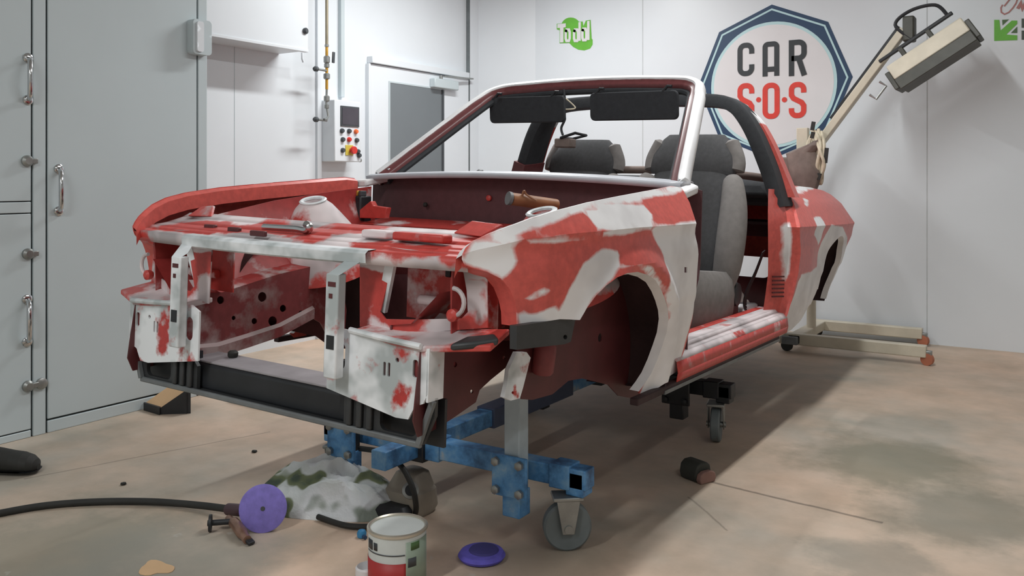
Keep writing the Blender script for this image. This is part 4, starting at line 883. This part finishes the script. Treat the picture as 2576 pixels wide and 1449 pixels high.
# ------------------------------------------------------------------ seats
def loft(g, secs, n=28, pw=3.2, a=0.0):
    """secs: (cx,cy,cz, half_w, half_d, tilt) horizontal rounded-box sections stacked upward"""
    b = len(g.v)
    for (cx, cyy, czz, hw, hd, tl) in secs:
        for k in range(n):
            t = 2*math.pi*k/n; c, s_ = math.cos(t), math.sin(t)
            x = hw*math.copysign(abs(c)**(2/pw), c); y = hd*math.copysign(abs(s_)**(2/pw), s_)
            g.vert((cx+x, cyy+y, czz+y*tl), a)
    for i in range(len(secs)-1):
        for k in range(n): g.face(b+i*n+k, b+i*n+(k+1) % n, b+(i+1)*n+(k+1) % n, b+(i+1)*n+k)
    g.f.append(tuple(b+k for k in range(n))[::-1]); g.f.append(tuple(b+(len(secs)-1)*n+k for k in range(n)))
    return g
def make_seat(x, y, label):
    r = bpy.data.objects.new('front_seat', None); COL.objects.link(r); r.parent = car; r.location = (x, y, .245); r['label'] = label
    # seat frame: local x across, y rearward, z up from the floor pan
    obj('runner', G().box(-.19, -.16, -.40, .10, 0, .05), M['black'], r); obj('runner', G().box(.16, .19, -.40, .10, 0, .05), M['black'], r)
    cu = G(); secs = [(0, -.20, .05, .20, .26, 0), (0, -.20, .09, .235, .285, 0), (0, -.20, .17, .245, .295, -.05), (0, -.20, .225, .235, .285, -.10), (0, -.20, .25, .20, .25, -.12)]
    obj('cushion', loft(cu, secs), M['seat'], r)
    for s_ in (-1, 1):
        bo = loft(G(), [(s_*.215, -.21, .05, .050, .24, 0), (s_*.218, -.21, .09, .062, .27, 0), (s_*.222, -.21, .18, .066, .275, -.04), (s_*.222, -.21, .25, .058, .26, -.06), (s_*.222, -.21, .285, .035, .22, -.08)], 24, 2.6); obj('cushion_bolster', bo, M['seat_side'], r)
    H = [(.16, .20, .055), (.24, .235, .075), (.40, .245, .07), (.55, .245, .062), (.64, .235, .06), (.70, .215, .056), (.715, .205, .052)]
    yb_ = lambda z: .02+(z-.2)*.22
    obj('backrest', loft(G(), [(0, yb_(z)+.02, z, hw-.03, hd, .0) for z, hw, hd in H]), M['seat'], r)
    for s_ in (-1, 1):
        P = [(s_*.205, yb_(.17)-.02, .17), (s_*.232, yb_(.28)-.045, .28), (s_*.240, yb_(.42)-.05, .42), (s_*.232, yb_(.56)-.035, .56), (s_*.205, yb_(.69)-.01, .69)]
        P = spline(P, 6); obj('back_bolster', G().tube(P, [.03+.035*math.sin(math.pi*min(1, max(0.02, k/(len(P)-1))))**.5 for k in range(len(P))], 16), M['seat_side'], r)
    hr = loft(G(), [(0, yb_(.72)+.015, .700, .205, .045, 0), (0, yb_(.76)+.01, .73, .218, .055, 0), (0, yb_(.80)+.012, .79, .205, .056, 0), (0, yb_(.87)+.014, .865, .160, .05, 0), (0, yb_(.90)+.014, .888, .135, .035, 0)])
    obj('headrest', hr, M['seat'], r)
    for s_ in (-1, 1):
        obj('headrest_side', G().tube(spline([(s_*.205, yb_(.72)+.02, .712), (s_*.205, yb_(.78)+.02, .77), (s_*.165, yb_(.86)+.016, .858)], 5), [.015]+[.040]*9+[.02], 12), M['seat_side'], r)
    obj('recliner_knob', G().lathe([(.05, 0), (.055, .012), (.05, .03), (.03, .035)], (.245, .03, .17), (1, 0, 0), 20), M['black'], r)
    obj('recliner_cover', G().box(.22, .26, -.16, .10, .06, .16), M['black'], r, bevel=.02, seg=3)
    return r
make_seat(.375, 1.42, 'charcoal cloth car seat facing out through the open doorway')
make_seat(-.42, 1.80, 'charcoal car seat on the far side seen through the windscreen opening')
# loose things lying in the cabin
def crumple(cx, cyy, rx, ry, h, seed, n=26, sharp=7.0, base=0.0, edge=.0):
    g = G(); idx = {}
    for j in range(n+1):
        for i in range(n+1):
            a = -1+2*i/n; b = -1+2*j/n; r = math.hypot(a, b)
            k = 1.0 if r < 1e-6 else min(1, max(abs(a), abs(b))/r); aa, bb = a*k, b*k; rr = math.hypot(aa, bb)
            wob = 1+.16*noise.noise(Vector((math.atan2(bb, aa)*1.3, seed, 0)))
            x = aa*rx*wob; y = bb*ry*wob
            z = h*(1-rr**2.2)*(.80+.4*noise.noise(Vector((aa*1.6, bb*1.6, seed))))
            rdg = abs(noise.noise(Vector((aa*sharp*.5, bb*sharp*.5, seed+5))))
            z += h*.30*(.35-rdg)*(1-rr**4)+h*.10*noise.noise(Vector((aa*sharp, bb*sharp, seed+9)))*(1-rr**4)
            idx[i, j] = g.vert((cx+x, cyy+y, base+max(.002, z)+edge*(rr > .98)))
    for j in range(n):
        for i in range(n): g.face(idx[i, j], idx[i+1, j], idx[i+1, j+1], idx[i, j+1])
    # closed underside
    ring = [idx[i, 0] for i in range(n)]+[idx[n, j] for j in range(n)]+[idx[n-i, n] for i in range(n)]+[idx[0, n-j] for j in range(n)]
    low_ = [g.vert((g.v[k].x, g.v[k].y, base)) for k in ring]
    for k in range(len(ring)): g.face(ring[k], low_[k], low_[(k+1) % len(ring)], ring[(k+1) % len(ring)])
    g.f.append(tuple(low_)); return g
def in_car(g):
    h = G(); h.v = [CARM @ p for p in g.v]; h.f = g.f; h.a = g.a; return h
single('plastic_bag', in_car(crumple(.36, 2.02, .17, .16, .20, 3, base=.262)), M['plastic_film'], 'crumpled cloudy plastic bag behind the near seat', 'bag', smooth=20)
rc = thing('metal_canister', 'shiny metal cylinder on the cabin floor behind the seat', 'canister', matrix=CARM @ Matrix.Translation((.56, 1.74, .242)))
obj('body', G().lathe([(.04, 0), (.05, .006), (.05, .13), (.045, .14)], (-.06, 0, .05), (1, .4, 0), 24), M['silver'], rc); obj('band', G().lathe([(.0515, 0), (.0515, .012)], (-.03, .012, .05), (1, .4, 0), 24), M['brown'], rc)
P = spline([(.70, 1.64, .60), (.66, 1.66, .50), (.62, 1.66, .40), (.615, 1.66, .33), (.66, 1.62, .262)], 6)
sbt = G()
for a, b in zip(P, P[1:]): sbt.beam(a, b, .045, .004, (1, 0, 0))
obj('seat_belt_strap', sbt, M['black_trim'], car)

# ------------------------------------------------------------------ trolley carrying the shell
YT, ZT = -.03, .215
tro = thing('body_trolley', 'blue steel trolley on castors standing under the car shell', 'trolley', (.08, .6, 0))
BL = M['blue']; M['castor'] = plain('grey_rubber_wheel', srgb(104, 112, 114), .6)
obj('spine_beam', G().box(.04, .10, -.24, 1.55, ZT-.03, ZT+.03), BL, tro, bevel=.004)
obj('spine_sleeve', G().box(.03, .11, .35, .95, ZT-.037, ZT+.037), plain('dark_blue_grey', srgb(66, 78, 104), .5), tro, bevel=.004)
for yy, tag_ in ((YT, 'f'), (1.24, 'r')):
    mm = BL if tag_ == 'f' else M['black']
    obj('cross_beam', G().box(-.35, .712, yy-.03, yy+.03, ZT-.03, ZT+.03), mm, tro, bevel=.004)
    obj('beam_sleeve', G().box(.11, .175, yy-.037, yy+.037, ZT-.037, ZT+.037), mm, tro, bevel=.004)
    obj('beam_collar', G().box(.02, .12, yy-.05, yy+.05, ZT-.045, ZT+.045), M['black'], tro, bevel=.004)
    for xx, ex in ((.50, .645), (-.185, -.29)):
        sgn = 1 if xx > 0 else -1
        pz = c2w((xx, yy, .255)).z
        po = obj('post', G().box(xx-.027, xx+.027, yy-.10, yy-.046, .095 if sgn > 0 else .04, pz), plain('worn_pale_blue', srgb(168, 182, 190), .5, 0, .2, 7) if (sgn > 0 and tag_ == 'f') else M['black'], tro, bevel=.004)
        obj('post_foot', G().box(xx-.031, xx+.031, yy-.104, yy-.042, .09 if sgn > 0 else .035, .17), mm, po, bevel=.004)
        cl = obj('clamp_plate', G().box(xx-.062, xx+.062, yy-.116, yy-.104, ZT-.062, ZT+.062), mm, tro, bevel=.004)
        for bx in (-.042, .042):
            for bz in (-.042, .042): obj('bolt', G().lathe([(.012, 0), (.014, .004), (.014, .014), (.009, .017)], (xx+bx, yy-.116, ZT+bz), (0, -1, 0), 6), M['metal'] if tag_ == 'f' else M['black'], cl)
        obj('sliding_sleeve', G().box(ex-.035-.02*sgn, ex+.035-.02*sgn, yy-.036, yy+.036, ZT-.036, ZT+.036), mm, tro, bevel=.004)
        # castor
        zx = ex+.03*sgn; wy = yy-.02; R0 = .072
        obj('down_leg', G().box(zx-.03, zx+.03, yy-.03, yy+.03, .164, ZT+.02), mm, tro, bevel=.004)
        wx = zx-.03*sgn; ax = Vector((.62, -.78, 0)) if (sgn > 0 and tag_ == 'f') else Vector((.97, .24, 0)); ax.normalize(); tg = Vector((-ax.y, ax.x, 0)); wc = Vector((wx, wy, 0))
        ca = obj('castor_fork', G().prism([wc+ax*a_+tg*b_2+Vector((0, 0, .152)) for a_, b_2 in ((-.036, -.045), (.036, -.045), (.036, .045), (-.036, .045))], (0, 0, .012)), M['metal'], tro, bevel=.003)
        for s_ in (-1, 1):
            fk = G().prism([wc+ax*(s_*.030)+tg*b_2+Vector((0, 0, z_)) for b_2, z_ in ((-.035, .154), (.035, .154), (.018, .055), (-.018, .055))], ax*(s_*.004)); obj('fork_side', fk, M['metal'], ca, bevel=.002)
        obj('wheel', G().lathe([(.030, -.016), (.066, -.020), (R0, -.014), (R0, .014), (.066, .020), (.030, .016)], wc+Vector((0, 0, R0)), ax, 36), M['castor'], ca)
        obj('axle', G().lathe([(.012, -.04), (.012, .04)], wc+Vector((0, 0, R0)), ax, 12), M['metal'], ca)

# ------------------------------------------------------------------ infrared lamp on its rolling stand
YP = 3.66
ls = thing('lamp_stand', 'cream drying lamp on a tilted arm and rolling stand by the back wall', 'lamp', (.5, YP, 0))
CR = M['cream']
for (xa, ya_, xb_, yb2) in ((.30, 3.34, 1.17, 3.34), (.33, 3.98, 1.06, 3.98)):
    obj('base_rail', G().box(xa, xb_, ya_-.03, ya_+.03, .045, .115), CR, ls, bevel=.006)
    for xx in (xa+.05, xb_+.005):
        w_ = obj('castor_wheel', G().lathe([(.02, -.016), (.036, -.014), (.036, .014), (.02, .016)], (xx, ya_-.01, .036), (.3, 1, 0), 20), plain('orange_castor', srgb(176, 108, 82), .6) if xx > .9 else M['rubber'], ls)
        obj('castor_yoke', G().box(xx-.024, xx+.024, ya_-.022, ya_+.022, .05, .085), M['metal'], w_, bevel=.004)
obj('base_cross_rail', G().box(.36, .44, 3.31, 4.01, .05, .11), CR, ls, bevel=.006)
obj('brake_pedal', G().box(.33, .43, 3.27, 3.31, .05, .10), M['grey_tin'], ls, bevel=.006)
obj('column', G().tube([(.42, YP, .09), (.42, YP, 1.36)], .03, 18), CR, ls)
A0 = Vector((.40, YP, 1.24)); A1 = Vector(WP(2275, 75, y=YP))
arm = obj('arm', G().beam(A0, A1, .05, .085, (0, 1, 0)), CR, ls, bevel=.006)
u_ = (A1-A0).normalized(); pn = Vector((-u_.z, 0, u_.x)); pn = pn if pn.z > 0 else -pn
obj('arm_edge', G().beam(A0+u_*.3+pn*.035, A1+pn*.035, .054, .018, tuple(pn)), M['black'], arm)
hb = WP(2200, 222, y=YP-.05)
obj('arm_handle', G().tube([hb+u_*.05+pn*.0, hb+u_*.05-pn*.05, hb-u_*.05-pn*.05, hb-u_*.05], .008, 8), M['metal'], arm)
kb = WP(2288, 70, y=YP); obj('tilt_block', G().box(kb.x-.035, kb.x+.035, YP-.05, YP+.05, kb.z-.09, kb.z+.07), M['olive'], ls, bevel=.012)
h0 = WP(2258, 205, y=YP-.04); h1 = WP(2446, 82, y=YP-.04); hu = (h1-h0).normalized(); hn = Vector((-hu.z, 0, hu.x)); hn = hn if hn.z > 0 else -hn
hd = obj('lamp_housing', G().hexa([h0+hn*.0+Vector((0, -.11, 0)), h1+hn*.0+Vector((0, -.11, 0)), h1+Vector((0, .11, 0)), h0+Vector((0, .11, 0)), h0+hn*.105+Vector((0, -.075, 0)), h1+hn*.105+Vector((0, -.075, 0)), h1+hn*.105+Vector((0, .075, 0)), h0+hn*.105+Vector((0, .075, 0))]), CR, ls, bevel=.008)
obj('reflector_skirt', G().hexa([h0-hn*.075+Vector((0, -.14, 0)), h1-hn*.075+Vector((0, -.14, 0)), h1-hn*.075+Vector((0, .14, 0)), h0-hn*.075+Vector((0, .14, 0)), h0+Vector((0, -.115, 0)), h1+Vector((0, -.115, 0)), h1+Vector((0, .115, 0)), h0+Vector((0, .115, 0))]), M['olive'], hd, bevel=.005)
for e_, sg_ in ((h0, -1), (h1, 1)): obj('end_cap', G().hexa([e_+hu*sg_*.022+hn*k+Vector((0, y_, 0)) if 0 else e_+hu*(sg_*.03*q)+hn*k+Vector((0, y_, 0)) for k, y_, q in ((-.06, -.12, 0), (-.06, -.12, 1), (-.06, .12, 1), (-.06, .12, 0), (.07, -.09, 0), (.07, -.09, 1), (.07, .09, 1), (.07, .09, 0))]), M['olive'], hd, bevel=.006)
for t in (.25, .62): obj('knob_bracket', G().beam(h0.lerp(h1, t)+hn*.10, h0.lerp(h1, t)+hn*.165, .06, .03, tuple(hu)), M['olive'], hd, bevel=.006)
obj('grip_bar', G().beam(h0-hu*.02+hn*.17, h1-hu*.02+hn*.17, .03, .022), M['black'], hd, bevel=.005)
cq = [h0.lerp(h1, .42)+hn*.17, h0.lerp(h1, .30)+hn*.26+Vector((0, 0, .06)), h0.lerp(h1, .6)+hn*.33, h0.lerp(h1, .86)+hn*.27, h0.lerp(h1, .9)+hn*.17]
obj('lamp_cable', G().tube(spline(cq, 7), .011, 8), M['black'], hd)
cbx = WP(1995, 445, y=YP-.05); obj('control_box', G().box(cbx.x-.13, cbx.x+.07, YP-.16, YP-.04, cbx.z-.25, cbx.z+.13), M['brown_cloth'], ls, bevel=.01)
obj('top_plate', G().box(WP(2010, 340, y=YP).x-.01, WP(2034, 340, y=YP).x, YP-.03, YP+.03, 1.20, WP(2020, 322, y=YP).z), CR, ls, bevel=.004)
coil = thing('cable_bundle', 'bundle of pale looped cables hanging on the lamp stand', 'cable', (.5, YP-.1, 1.05))
for k in range(9):
    uu = 2046+random.uniform(-8, 10); p = [WP(uu+random.uniform(2, 14), 322+random.uniform(0, 20), y=YP-.07), WP(uu+18+random.uniform(-6, 6), 372+random.uniform(-8, 8), y=YP-.10-.008*k), WP(2062+random.uniform(-8, 14), 420, y=YP-.11-.006*k), WP(2054+random.uniform(-8, 12), 462, y=YP-.10), WP(2046+random.uniform(-6, 6), 420, y=YP-.09), WP(uu-6+random.uniform(-6, 6), 368, y=YP-.08), WP(uu+random.uniform(2, 10), 325+random.uniform(0, 14), y=YP-.07)]
    obj('cable_loop', G().tube(spline(p, 6), .011, 8), M['rope'], coil)
for u, v0, v1 in ((2047, 306, 328), (2046, 332, 348), (2080, 372, 410), (2062, 436, 452)): obj('dark_tie', G().beam(WP(u, v0, y=YP-.16), WP(u-4, v1, y=YP-.16), .022, .02, (0, 1, 0)), M['rubber'], coil)
rg_ = G(); c0 = WP(2022, 400, y=YP-.12)
rag = loft(G(), [(c0.x+.02, YP-.13, c0.z-.22, .05, .05, 0), (c0.x+.03, YP-.14, c0.z-.12, .08, .06, 0), (c0.x-.0, YP-.13, c0.z-.03, .10, .06, 0), (c0.x-.02, YP-.12, c0.z+.04, .09, .05, 0), (c0.x+.06, YP-.12, c0.z+.09, .05, .04, 0), (c0.x+.08, YP-.12, c0.z+.12, .02, .02, 0)], 36, 2.0)
for i, p in enumerate(rag.v): q = noise.noise(p*14)*.035+noise.noise(p*34)*.014; rag.v[i] = p+Vector((q, q*.6, q*.4))
single('draped_cloth', rag, M['brown_cloth'], 'rumpled brown cloth draped on the lamp stand beside the pale cables', 'cloth')

# ------------------------------------------------------------------ things on the floor
# filler tin
tc_ = WP(1000, 1462, z=0); tx, ty = tc_.x, tc_.y
RT_ = .079; HT = .150
can = thing('paint_tin', 'open filler tin with red and white label in the foreground', 'tin', (tx, ty, 0))
obj('body', G().lathe([(RT_-.003, 0), (RT_, .003), (RT_, HT), (RT_-.002, HT)], (tx, ty, 0), (0, 0, 1), 56), M['label_white'], can)
def sleeve(z0, z1, a0, a1, dr, mat, name):
    g = G(); n = 20; A = []; B = []
    for k in range(n+1):
        t = math.radians(a0+(a1-a0)*k/n); A.append(Vector((tx+(RT_+dr)*math.cos(t), ty+(RT_+dr)*math.sin(t), z0))); B.append(Vector((A[-1].x, A[-1].y, z1)))
    g.strip(A, B); o = obj(name, g, mat, can); m_ = o.modifiers.new('thick', 'SOLIDIFY'); m_.thickness = .0006; m_.offset = 1; return o
FA = math.degrees(math.atan2(CAM.y-ty, CAM.x-tx))
sleeve(.0, .080, FA-100, FA+16, .0006, M['label_red'], 'red_band'); sleeve(.003, .135, FA+16, FA+75, .0006, M['label_green'], 'green_band')
sleeve(.101, .104, FA-75, FA+14, .0008, M['greybtn'], 'line'); sleeve(.108, .134, FA-74, FA-56, .0008, M['sign_black'], 'mark'); sleeve(.110, .130, FA-52, FA-42, .0008, M['sign_black'], 'mark'); sleeve(.068, .092, FA+20, FA+38, .0012, M['greybtn'], 'mark'); sleeve(.112, .132, FA+26, FA+46, .0012, M['lime_dark'], 'mark')
rim = obj('rim', G().lathe([(RT_, HT-.006), (RT_+.004, HT-.002), (RT_+.004, HT+.004), (RT_, HT+.007), (RT_-.005, HT+.004), (RT_-.006, HT-.012), (RT_-.012, HT-.013), (RT_-.012, HT-.016)], (tx, ty, 0), (0, 0, 1), 56), M['tin'], can)
obj('lid', G().lathe([(RT_-.008, HT-.006), (RT_-.008, HT-.003), (.002, HT-.002)], (tx, ty, 0), (0, 0, 1), 56), M['lid_in'], can)
lp = WP(912, 1449, z=0); single('loose_lid', G().lathe([(.03, 0), (.034, .004), (.034, .03), (.030, .034), (.028, .012), (.001, .010)], (lp.x+.02, lp.y, 0), (0, 0, 1), 30), M['sign_white'], 'small white plastic cap on the floor left of the tin', 'cap')
bcp = WP(910, 1352, z=0)
cb = thing('blue_cap', 'small blue plastic plug on the floor behind the tin', 'cap', (bcp.x, bcp.y, 0))
obj('plug', G().lathe([(.010, 0), (.014, .003), (.015, .014), (.011, .022), (.004, .025)], (bcp.x, bcp.y, 0), (.0, 0, 1), 18), M['cap_blue'], cb); obj('stem', G().lathe([(.006, 0), (.006, .016)], (bcp.x+.01, bcp.y-.004, .008), (1, -.4, 0), 12), M['navy'], cb)
# air sander with its purple disc standing on edge
dc_ = WP(661, 1286, y=-.45); dR = .073
toC = (CAM-dc_).normalized(); dn = Vector((toC.x*.9-.12, toC.y, .16)).normalized(); dcn = Vector((dc_.x, -.45, dR*.985))
dk = -dn
san = thing('air_sander', 'air sander with round purple disc lying in front of the car', 'sander', (dcn.x, dcn.y, 0))
disc = obj('sanding_disc', G().lathe([(.006, .0), (dR-.003, -.001), (dR, -.003), (dR, -.006), (dR-.006, -.010), (.006, -.012)], dcn, dn, 48), M['purple'], san)
obj('centre_hole', G().lathe([(.007, 0), (.007, .0014)], dcn, dn, 14), M['greybtn'], disc)
obj('backing_pad', G().lathe([(.03, .026), (.064, .018), (.067, .010)], dcn, dk, 40), M['rubber'], san)
hb_ = dcn+dk*.03
obj('drive_head', G().lathe([(.024, 0), (.030, .008), (.030, .045), (.022, .055)], hb_, dk, 24), M['black'], san)
e0 = WP(640, 1300, y=-.44); e1 = WP(628, 1355, z=.012); 
obj('handle_body', G().tube(spline([WP(575, 1305, z=.022), WP(592, 1318, z=.026), WP(606, 1338, z=.022), WP(622, 1358, z=.015)], 5), [.012]*4+[.017]*8+[.013]*4, 14), M['brass'], san)
obj('lever_tip', G().beam(WP(612, 1345, z=.02), WP(634, 1368, z=.006), .022, .010), M['black'], san, bevel=.003)
ti = obj('inlet_tube', G().tube([WP(522, 1316, z=.027), WP(580, 1312, z=.026)], .009, 12), M['black'], san); obj('inlet_flange', G().lathe([(.010, 0), (.026, .002), (.026, .010), (.010, .012)], WP(524, 1316, z=.027), (WP(580, 1312, z=.026)-WP(522, 1316, z=.027)), 16), M['black'], ti)
obj('hose_union', G().tube([WP(575, 1281, z=.03), WP(612, 1284, z=.045)], .019, 16), plain('dark_maroon_plastic', srgb(70, 48, 56), .5), san)
hp_ = [WP(-260, 1345, z=.012), WP(-120, 1318, z=.012), WP(0, 1291, z=.012), WP(120, 1271, z=.012), WP(250, 1262, z=.012), WP(380, 1262, z=.014), WP(500, 1271, z=.02), WP(580, 1281, z=.031)]
hp_ = [Vector((p.x, p.y, max(p.z, .0115))) for p in hp_]
obj('air_hose', G().tube(spline(hp_, 8), .0115, 12), M['rubber'], san)
# second disc face down
p2 = WP(1212, 1395, z=.012)
pd = thing('foam_pad', 'violet round sanding pad lying flat near the front castor', 'pad', (p2.x, p2.y, 0))
obj('pad', G().lathe([(.05, 0), (.064, .004), (.069, .012), (.062, .022), (.03, .026)], (p2.x, p2.y, 0), (.0, .0, 1), 40), M['purple_dark'], pd); obj('backing', G().lathe([(.044, 0), (.040, .005), (.012, .007)], (p2.x+.004, p2.y+.004, .0245), (0, 0, 1), 28), plain('dark_violet_backing', srgb(62, 58, 120), .8), pd)
# rubber sanding block
bk0 = WP(1728, 1195, z=0); sbk = thing('sanding_block', 'dark rounded block with pinkish face on the floor in the car shadow', 'block', (bk0.x, bk0.y, 0))
bg = G(); ax = Vector((.72, -.30, 0)).normalized(); sd = Vector((-ax.y, ax.x, 0))
prof = [(-.035, 0), (.035, 0), (.042, .025), (.036, .055), (.018, .068), (-.018, .068), (-.036, .055), (-.042, .025)]
bg.prism([bk0+sd*a+Vector((0, 0, h)) for a, h in prof], ax*.085); obj('grip', bg, plain('dark_green_rubber', srgb(52, 54, 50), .7), sbk, bevel=.008, seg=3)
fg = G(); fg.prism([bk0+ax*.085+sd*a+Vector((0, 0, h*.62)) for a, h in prof], ax*.022); obj('face', fg, plain('pinkish_felt', srgb(140, 108, 100), .9), sbk, bevel=.004)
# heap: crumpled sack with a small machine and a hose
sk = crumple(0, 0, .29, .135, .165, 11, 44, 6.0)
rm = Matrix.Translation((-.205, -.175, 0)) @ Matrix.Rotation(math.radians(19), 4, 'Z'); sk.v = [rm @ p for p in sk.v]
single('crumpled_sack', sk, M['bag'], 'crumpled white and green printed sack behind the purple disc', 'sack', smooth=14)
mp_ = WP(985, 1290, z=0)
mc_ = thing('dust_extractor', 'small grey machine with a round black port beside the crumpled sack', 'machine', (mp_.x, mp_.y, 0))
mx, my = mp_.x+.035, mp_.y+.055
obj('housing', loft(G(), [(mx, my, 0, .075, .06, 0), (mx, my, .02, .085, .07, 0), (mx, my, .075, .08, .065, 0), (mx, my, .082, .072, .058, 0), (mx, my+.005, .088, .070, .056, 0), (mx, my+.01, .125, .050, .045, 0), (mx, my+.01, .135, .03, .03, 0)], 28, 3.4), plain('grey_machine_casing', srgb(156, 148, 136), .5), mc_)
fc = Vector((CAM.x-mx, CAM.y-my, 0)).normalized(); pr_ = Vector((mx, my, .085))+fc*.062
po_ = obj('port', G().lathe([(.020, 0), (.027, .004), (.027, .02), (.018, .022), (.017, .004)], pr_, fc+Vector((0, 0, .45)), 24), M['metal'], mc_); obj('port_hole', G().lathe([(.018, 0), (.018, .0235)], pr_, fc+Vector((0, 0, .45)), 20), M['black'], po_)
obj('base_tray', loft(G(), [(mx-.02, my-.085, 0, .085, .04, 0), (mx-.02, my-.085, .03, .085, .04, 0), (mx-.02, my-.08, .045, .07, .028, 0)], 24, 3), M['black'], mc_)
hl = [WP(905, 1128, y=-.10), WP(960, 1138, y=-.12), WP(1005, 1168, y=-.14), WP(1032, 1212, y=-.15), WP(1045, 1258, y=-.15), WP(1042, 1296, z=.012), WP(1000, 1319, z=.012), WP(940, 1325, z=.012), WP(870, 1322, z=.012), WP(800, 1300, z=.012)]
hl = [Vector((p.x, p.y, max(p.z, .011))) for p in hl]
single('hose_loop', G().tube(spline(hl, 7), .009, 10), M['rubber'], 'black rubber hose looping over the small grey machine', 'hose')
# black shoe at the left edge
shp = WP(40, 1190, z=0); sh = thing('work_shoe', 'black rubber shoe lying at the left edge of the floor', 'shoe', (shp.x, shp.y, 0))
sd_ = Vector((.80, .55, 0)).normalized(); sn_ = Vector((-sd_.y, sd_.x, 0)); S0 = shp-sd_*.16
def shoe_sec(t, w, z0, z1): c = S0+sd_*t; return [c+sn_*(w*math.cos(a))+Vector((0, 0, (z0+z1)/2+(z1-z0)/2*math.sin(a))) for a in [2*math.pi*k/16 for k in range(16)]]
secs = [shoe_sec(0, .028, .01, .06), shoe_sec(.01, .036, .006, .10), shoe_sec(.06, .038, .005, .105), shoe_sec(.11, .038, .005, .095), shoe_sec(.15, .044, .004, .085), shoe_sec(.19, .048, .004, .078), shoe_sec(.215, .046, .004, .068), shoe_sec(.235, .034, .006, .052), shoe_sec(.243, .014, .012, .034)]
g = G()
for a, b in zip(secs, secs[1:]): g.strip(a, b, closed=True)
g.prism(secs[-1], sd_*.001); obj('upper', g, M['rubber'], sh, smooth=60)
g = G()
for a, b in zip([[Vector((p.x, p.y, min(p.z, .014))) for p in s_] for s_ in secs], [[Vector((p.x, p.y, min(p.z, .014))) for p in s_] for s_ in secs[1:]]): g.strip([S0+(p-S0)*1.02-Vector((0, 0, p.z*.0)) for p in a], [S0+(p-S0)*1.02 for p in b], closed=True)
obj('sole', g, M['black'], sh)
# low wedge box by the booth door
wz = thing('floor_wedge', 'low black wedge with tan sloping top beside the booth door', 'wedge', (-1.66, .42, 0))
T0 = WP(362, 1014, z=.03); T1 = WP(404, 1026, z=.03); T2 = WP(471, 980, x=-1.60); T3 = T0+(T2-T1)
T0.x = max(T0.x, -1.835); T3.x = max(T3.x, -1.835)
obj('tan_board', G().prism([T0, T1, T2, T3], (0, 0, -.012)), M['tan'], wz, bevel=.002)
fl_ = lambda p, d=0: Vector((p.x, p.y, d))
nn = Vector((.4, -1, 0)).normalized()*.004
obj('front_wall', G().prism([T1+nn, T2+nn, fl_(T2)+nn, fl_(T1)+nn], -nn*3), M['black'], wz); obj('low_wall', G().prism([T0+Vector((0, 0, .006)), T1+Vector((0, 0, .006)), fl_(T1), fl_(T0)], (.01, -.012, 0)), M['black'], wz)
obj('end_wall', G().prism([T2, T3, fl_(T3), fl_(T2)], (.012, .01, 0)), M['black'], wz)
gt = thing('tool_case', 'flat dark green case with yellow edge lying behind the black wedge', 'case', (-1.46, .62, 0))
obj('body', G().box(-1.60, -1.34, .56, .70, .012, .07), plain('dark_green_case', srgb(64, 76, 70), .6), gt, bevel=.012, seg=3); obj('edge_strip', G().box(-1.61, -1.33, .553, .71, .0, .012), M['amber'], gt, bevel=.003)
# chips and a tan disc on the floor
for k, (u, v, lab) in enumerate(((310, 1220, 'dark chip on bare concrete above the air hose'), (640, 1138, 'dark chip on the concrete left of the trolley castor'))):
    p = WP(u, v, z=0); c = G().lathe([(.006, 0), (.011, .003), (.009, .008), (.003, .010)], p, (0, 0, 1), 7)
    for i, q in enumerate(c.v): c.v[i] = q+Vector((noise.noise(q*90)*.004, noise.noise(q*80+Vector((5, 0, 0)))*.004, 0))
    single('debris_chip', c, M['rubber'], lab, 'debris')
p = WP(392, 1430, z=0); tdg = G(); panel(tdg, [(p.x+.052*(1+.2*math.sin(3*t)+.1*math.cos(5*t))*math.cos(t), p.y+.040*(1+.2*math.sin(3*t))*math.sin(t)) for t in [2*math.pi*k/24 for k in range(24)]], lambda s, t: Vector((s, t, .0005)), (0, 0, .0015), [], .02)
single('tan_paper_scrap', tdg, M['tan'], 'flat tan scrap of abrasive paper in the lower left foreground', 'paper')

# ------------------------------------------------------------------ ceiling fittings that carry the light; the last two are added for fill
for i, (x, y0, y1, w) in enumerate(STRIPS):
    f = thing('ceiling_or_fill_light', ('long ceiling tube light above the near side of the car', 'ceiling tube light by the left rear wall', 'added unseen fill light over the floor before the car', 'added unseen fill light near the camera side')[i], 'light', (x, (y0+y1)/2, CEIL-.1), 'ceiling tube lights')
    obj('housing', G().box(x-.12, x+.12, y0-.04, y1+.04, CEIL-.10, CEIL), M['emit'], f, bevel=.006)
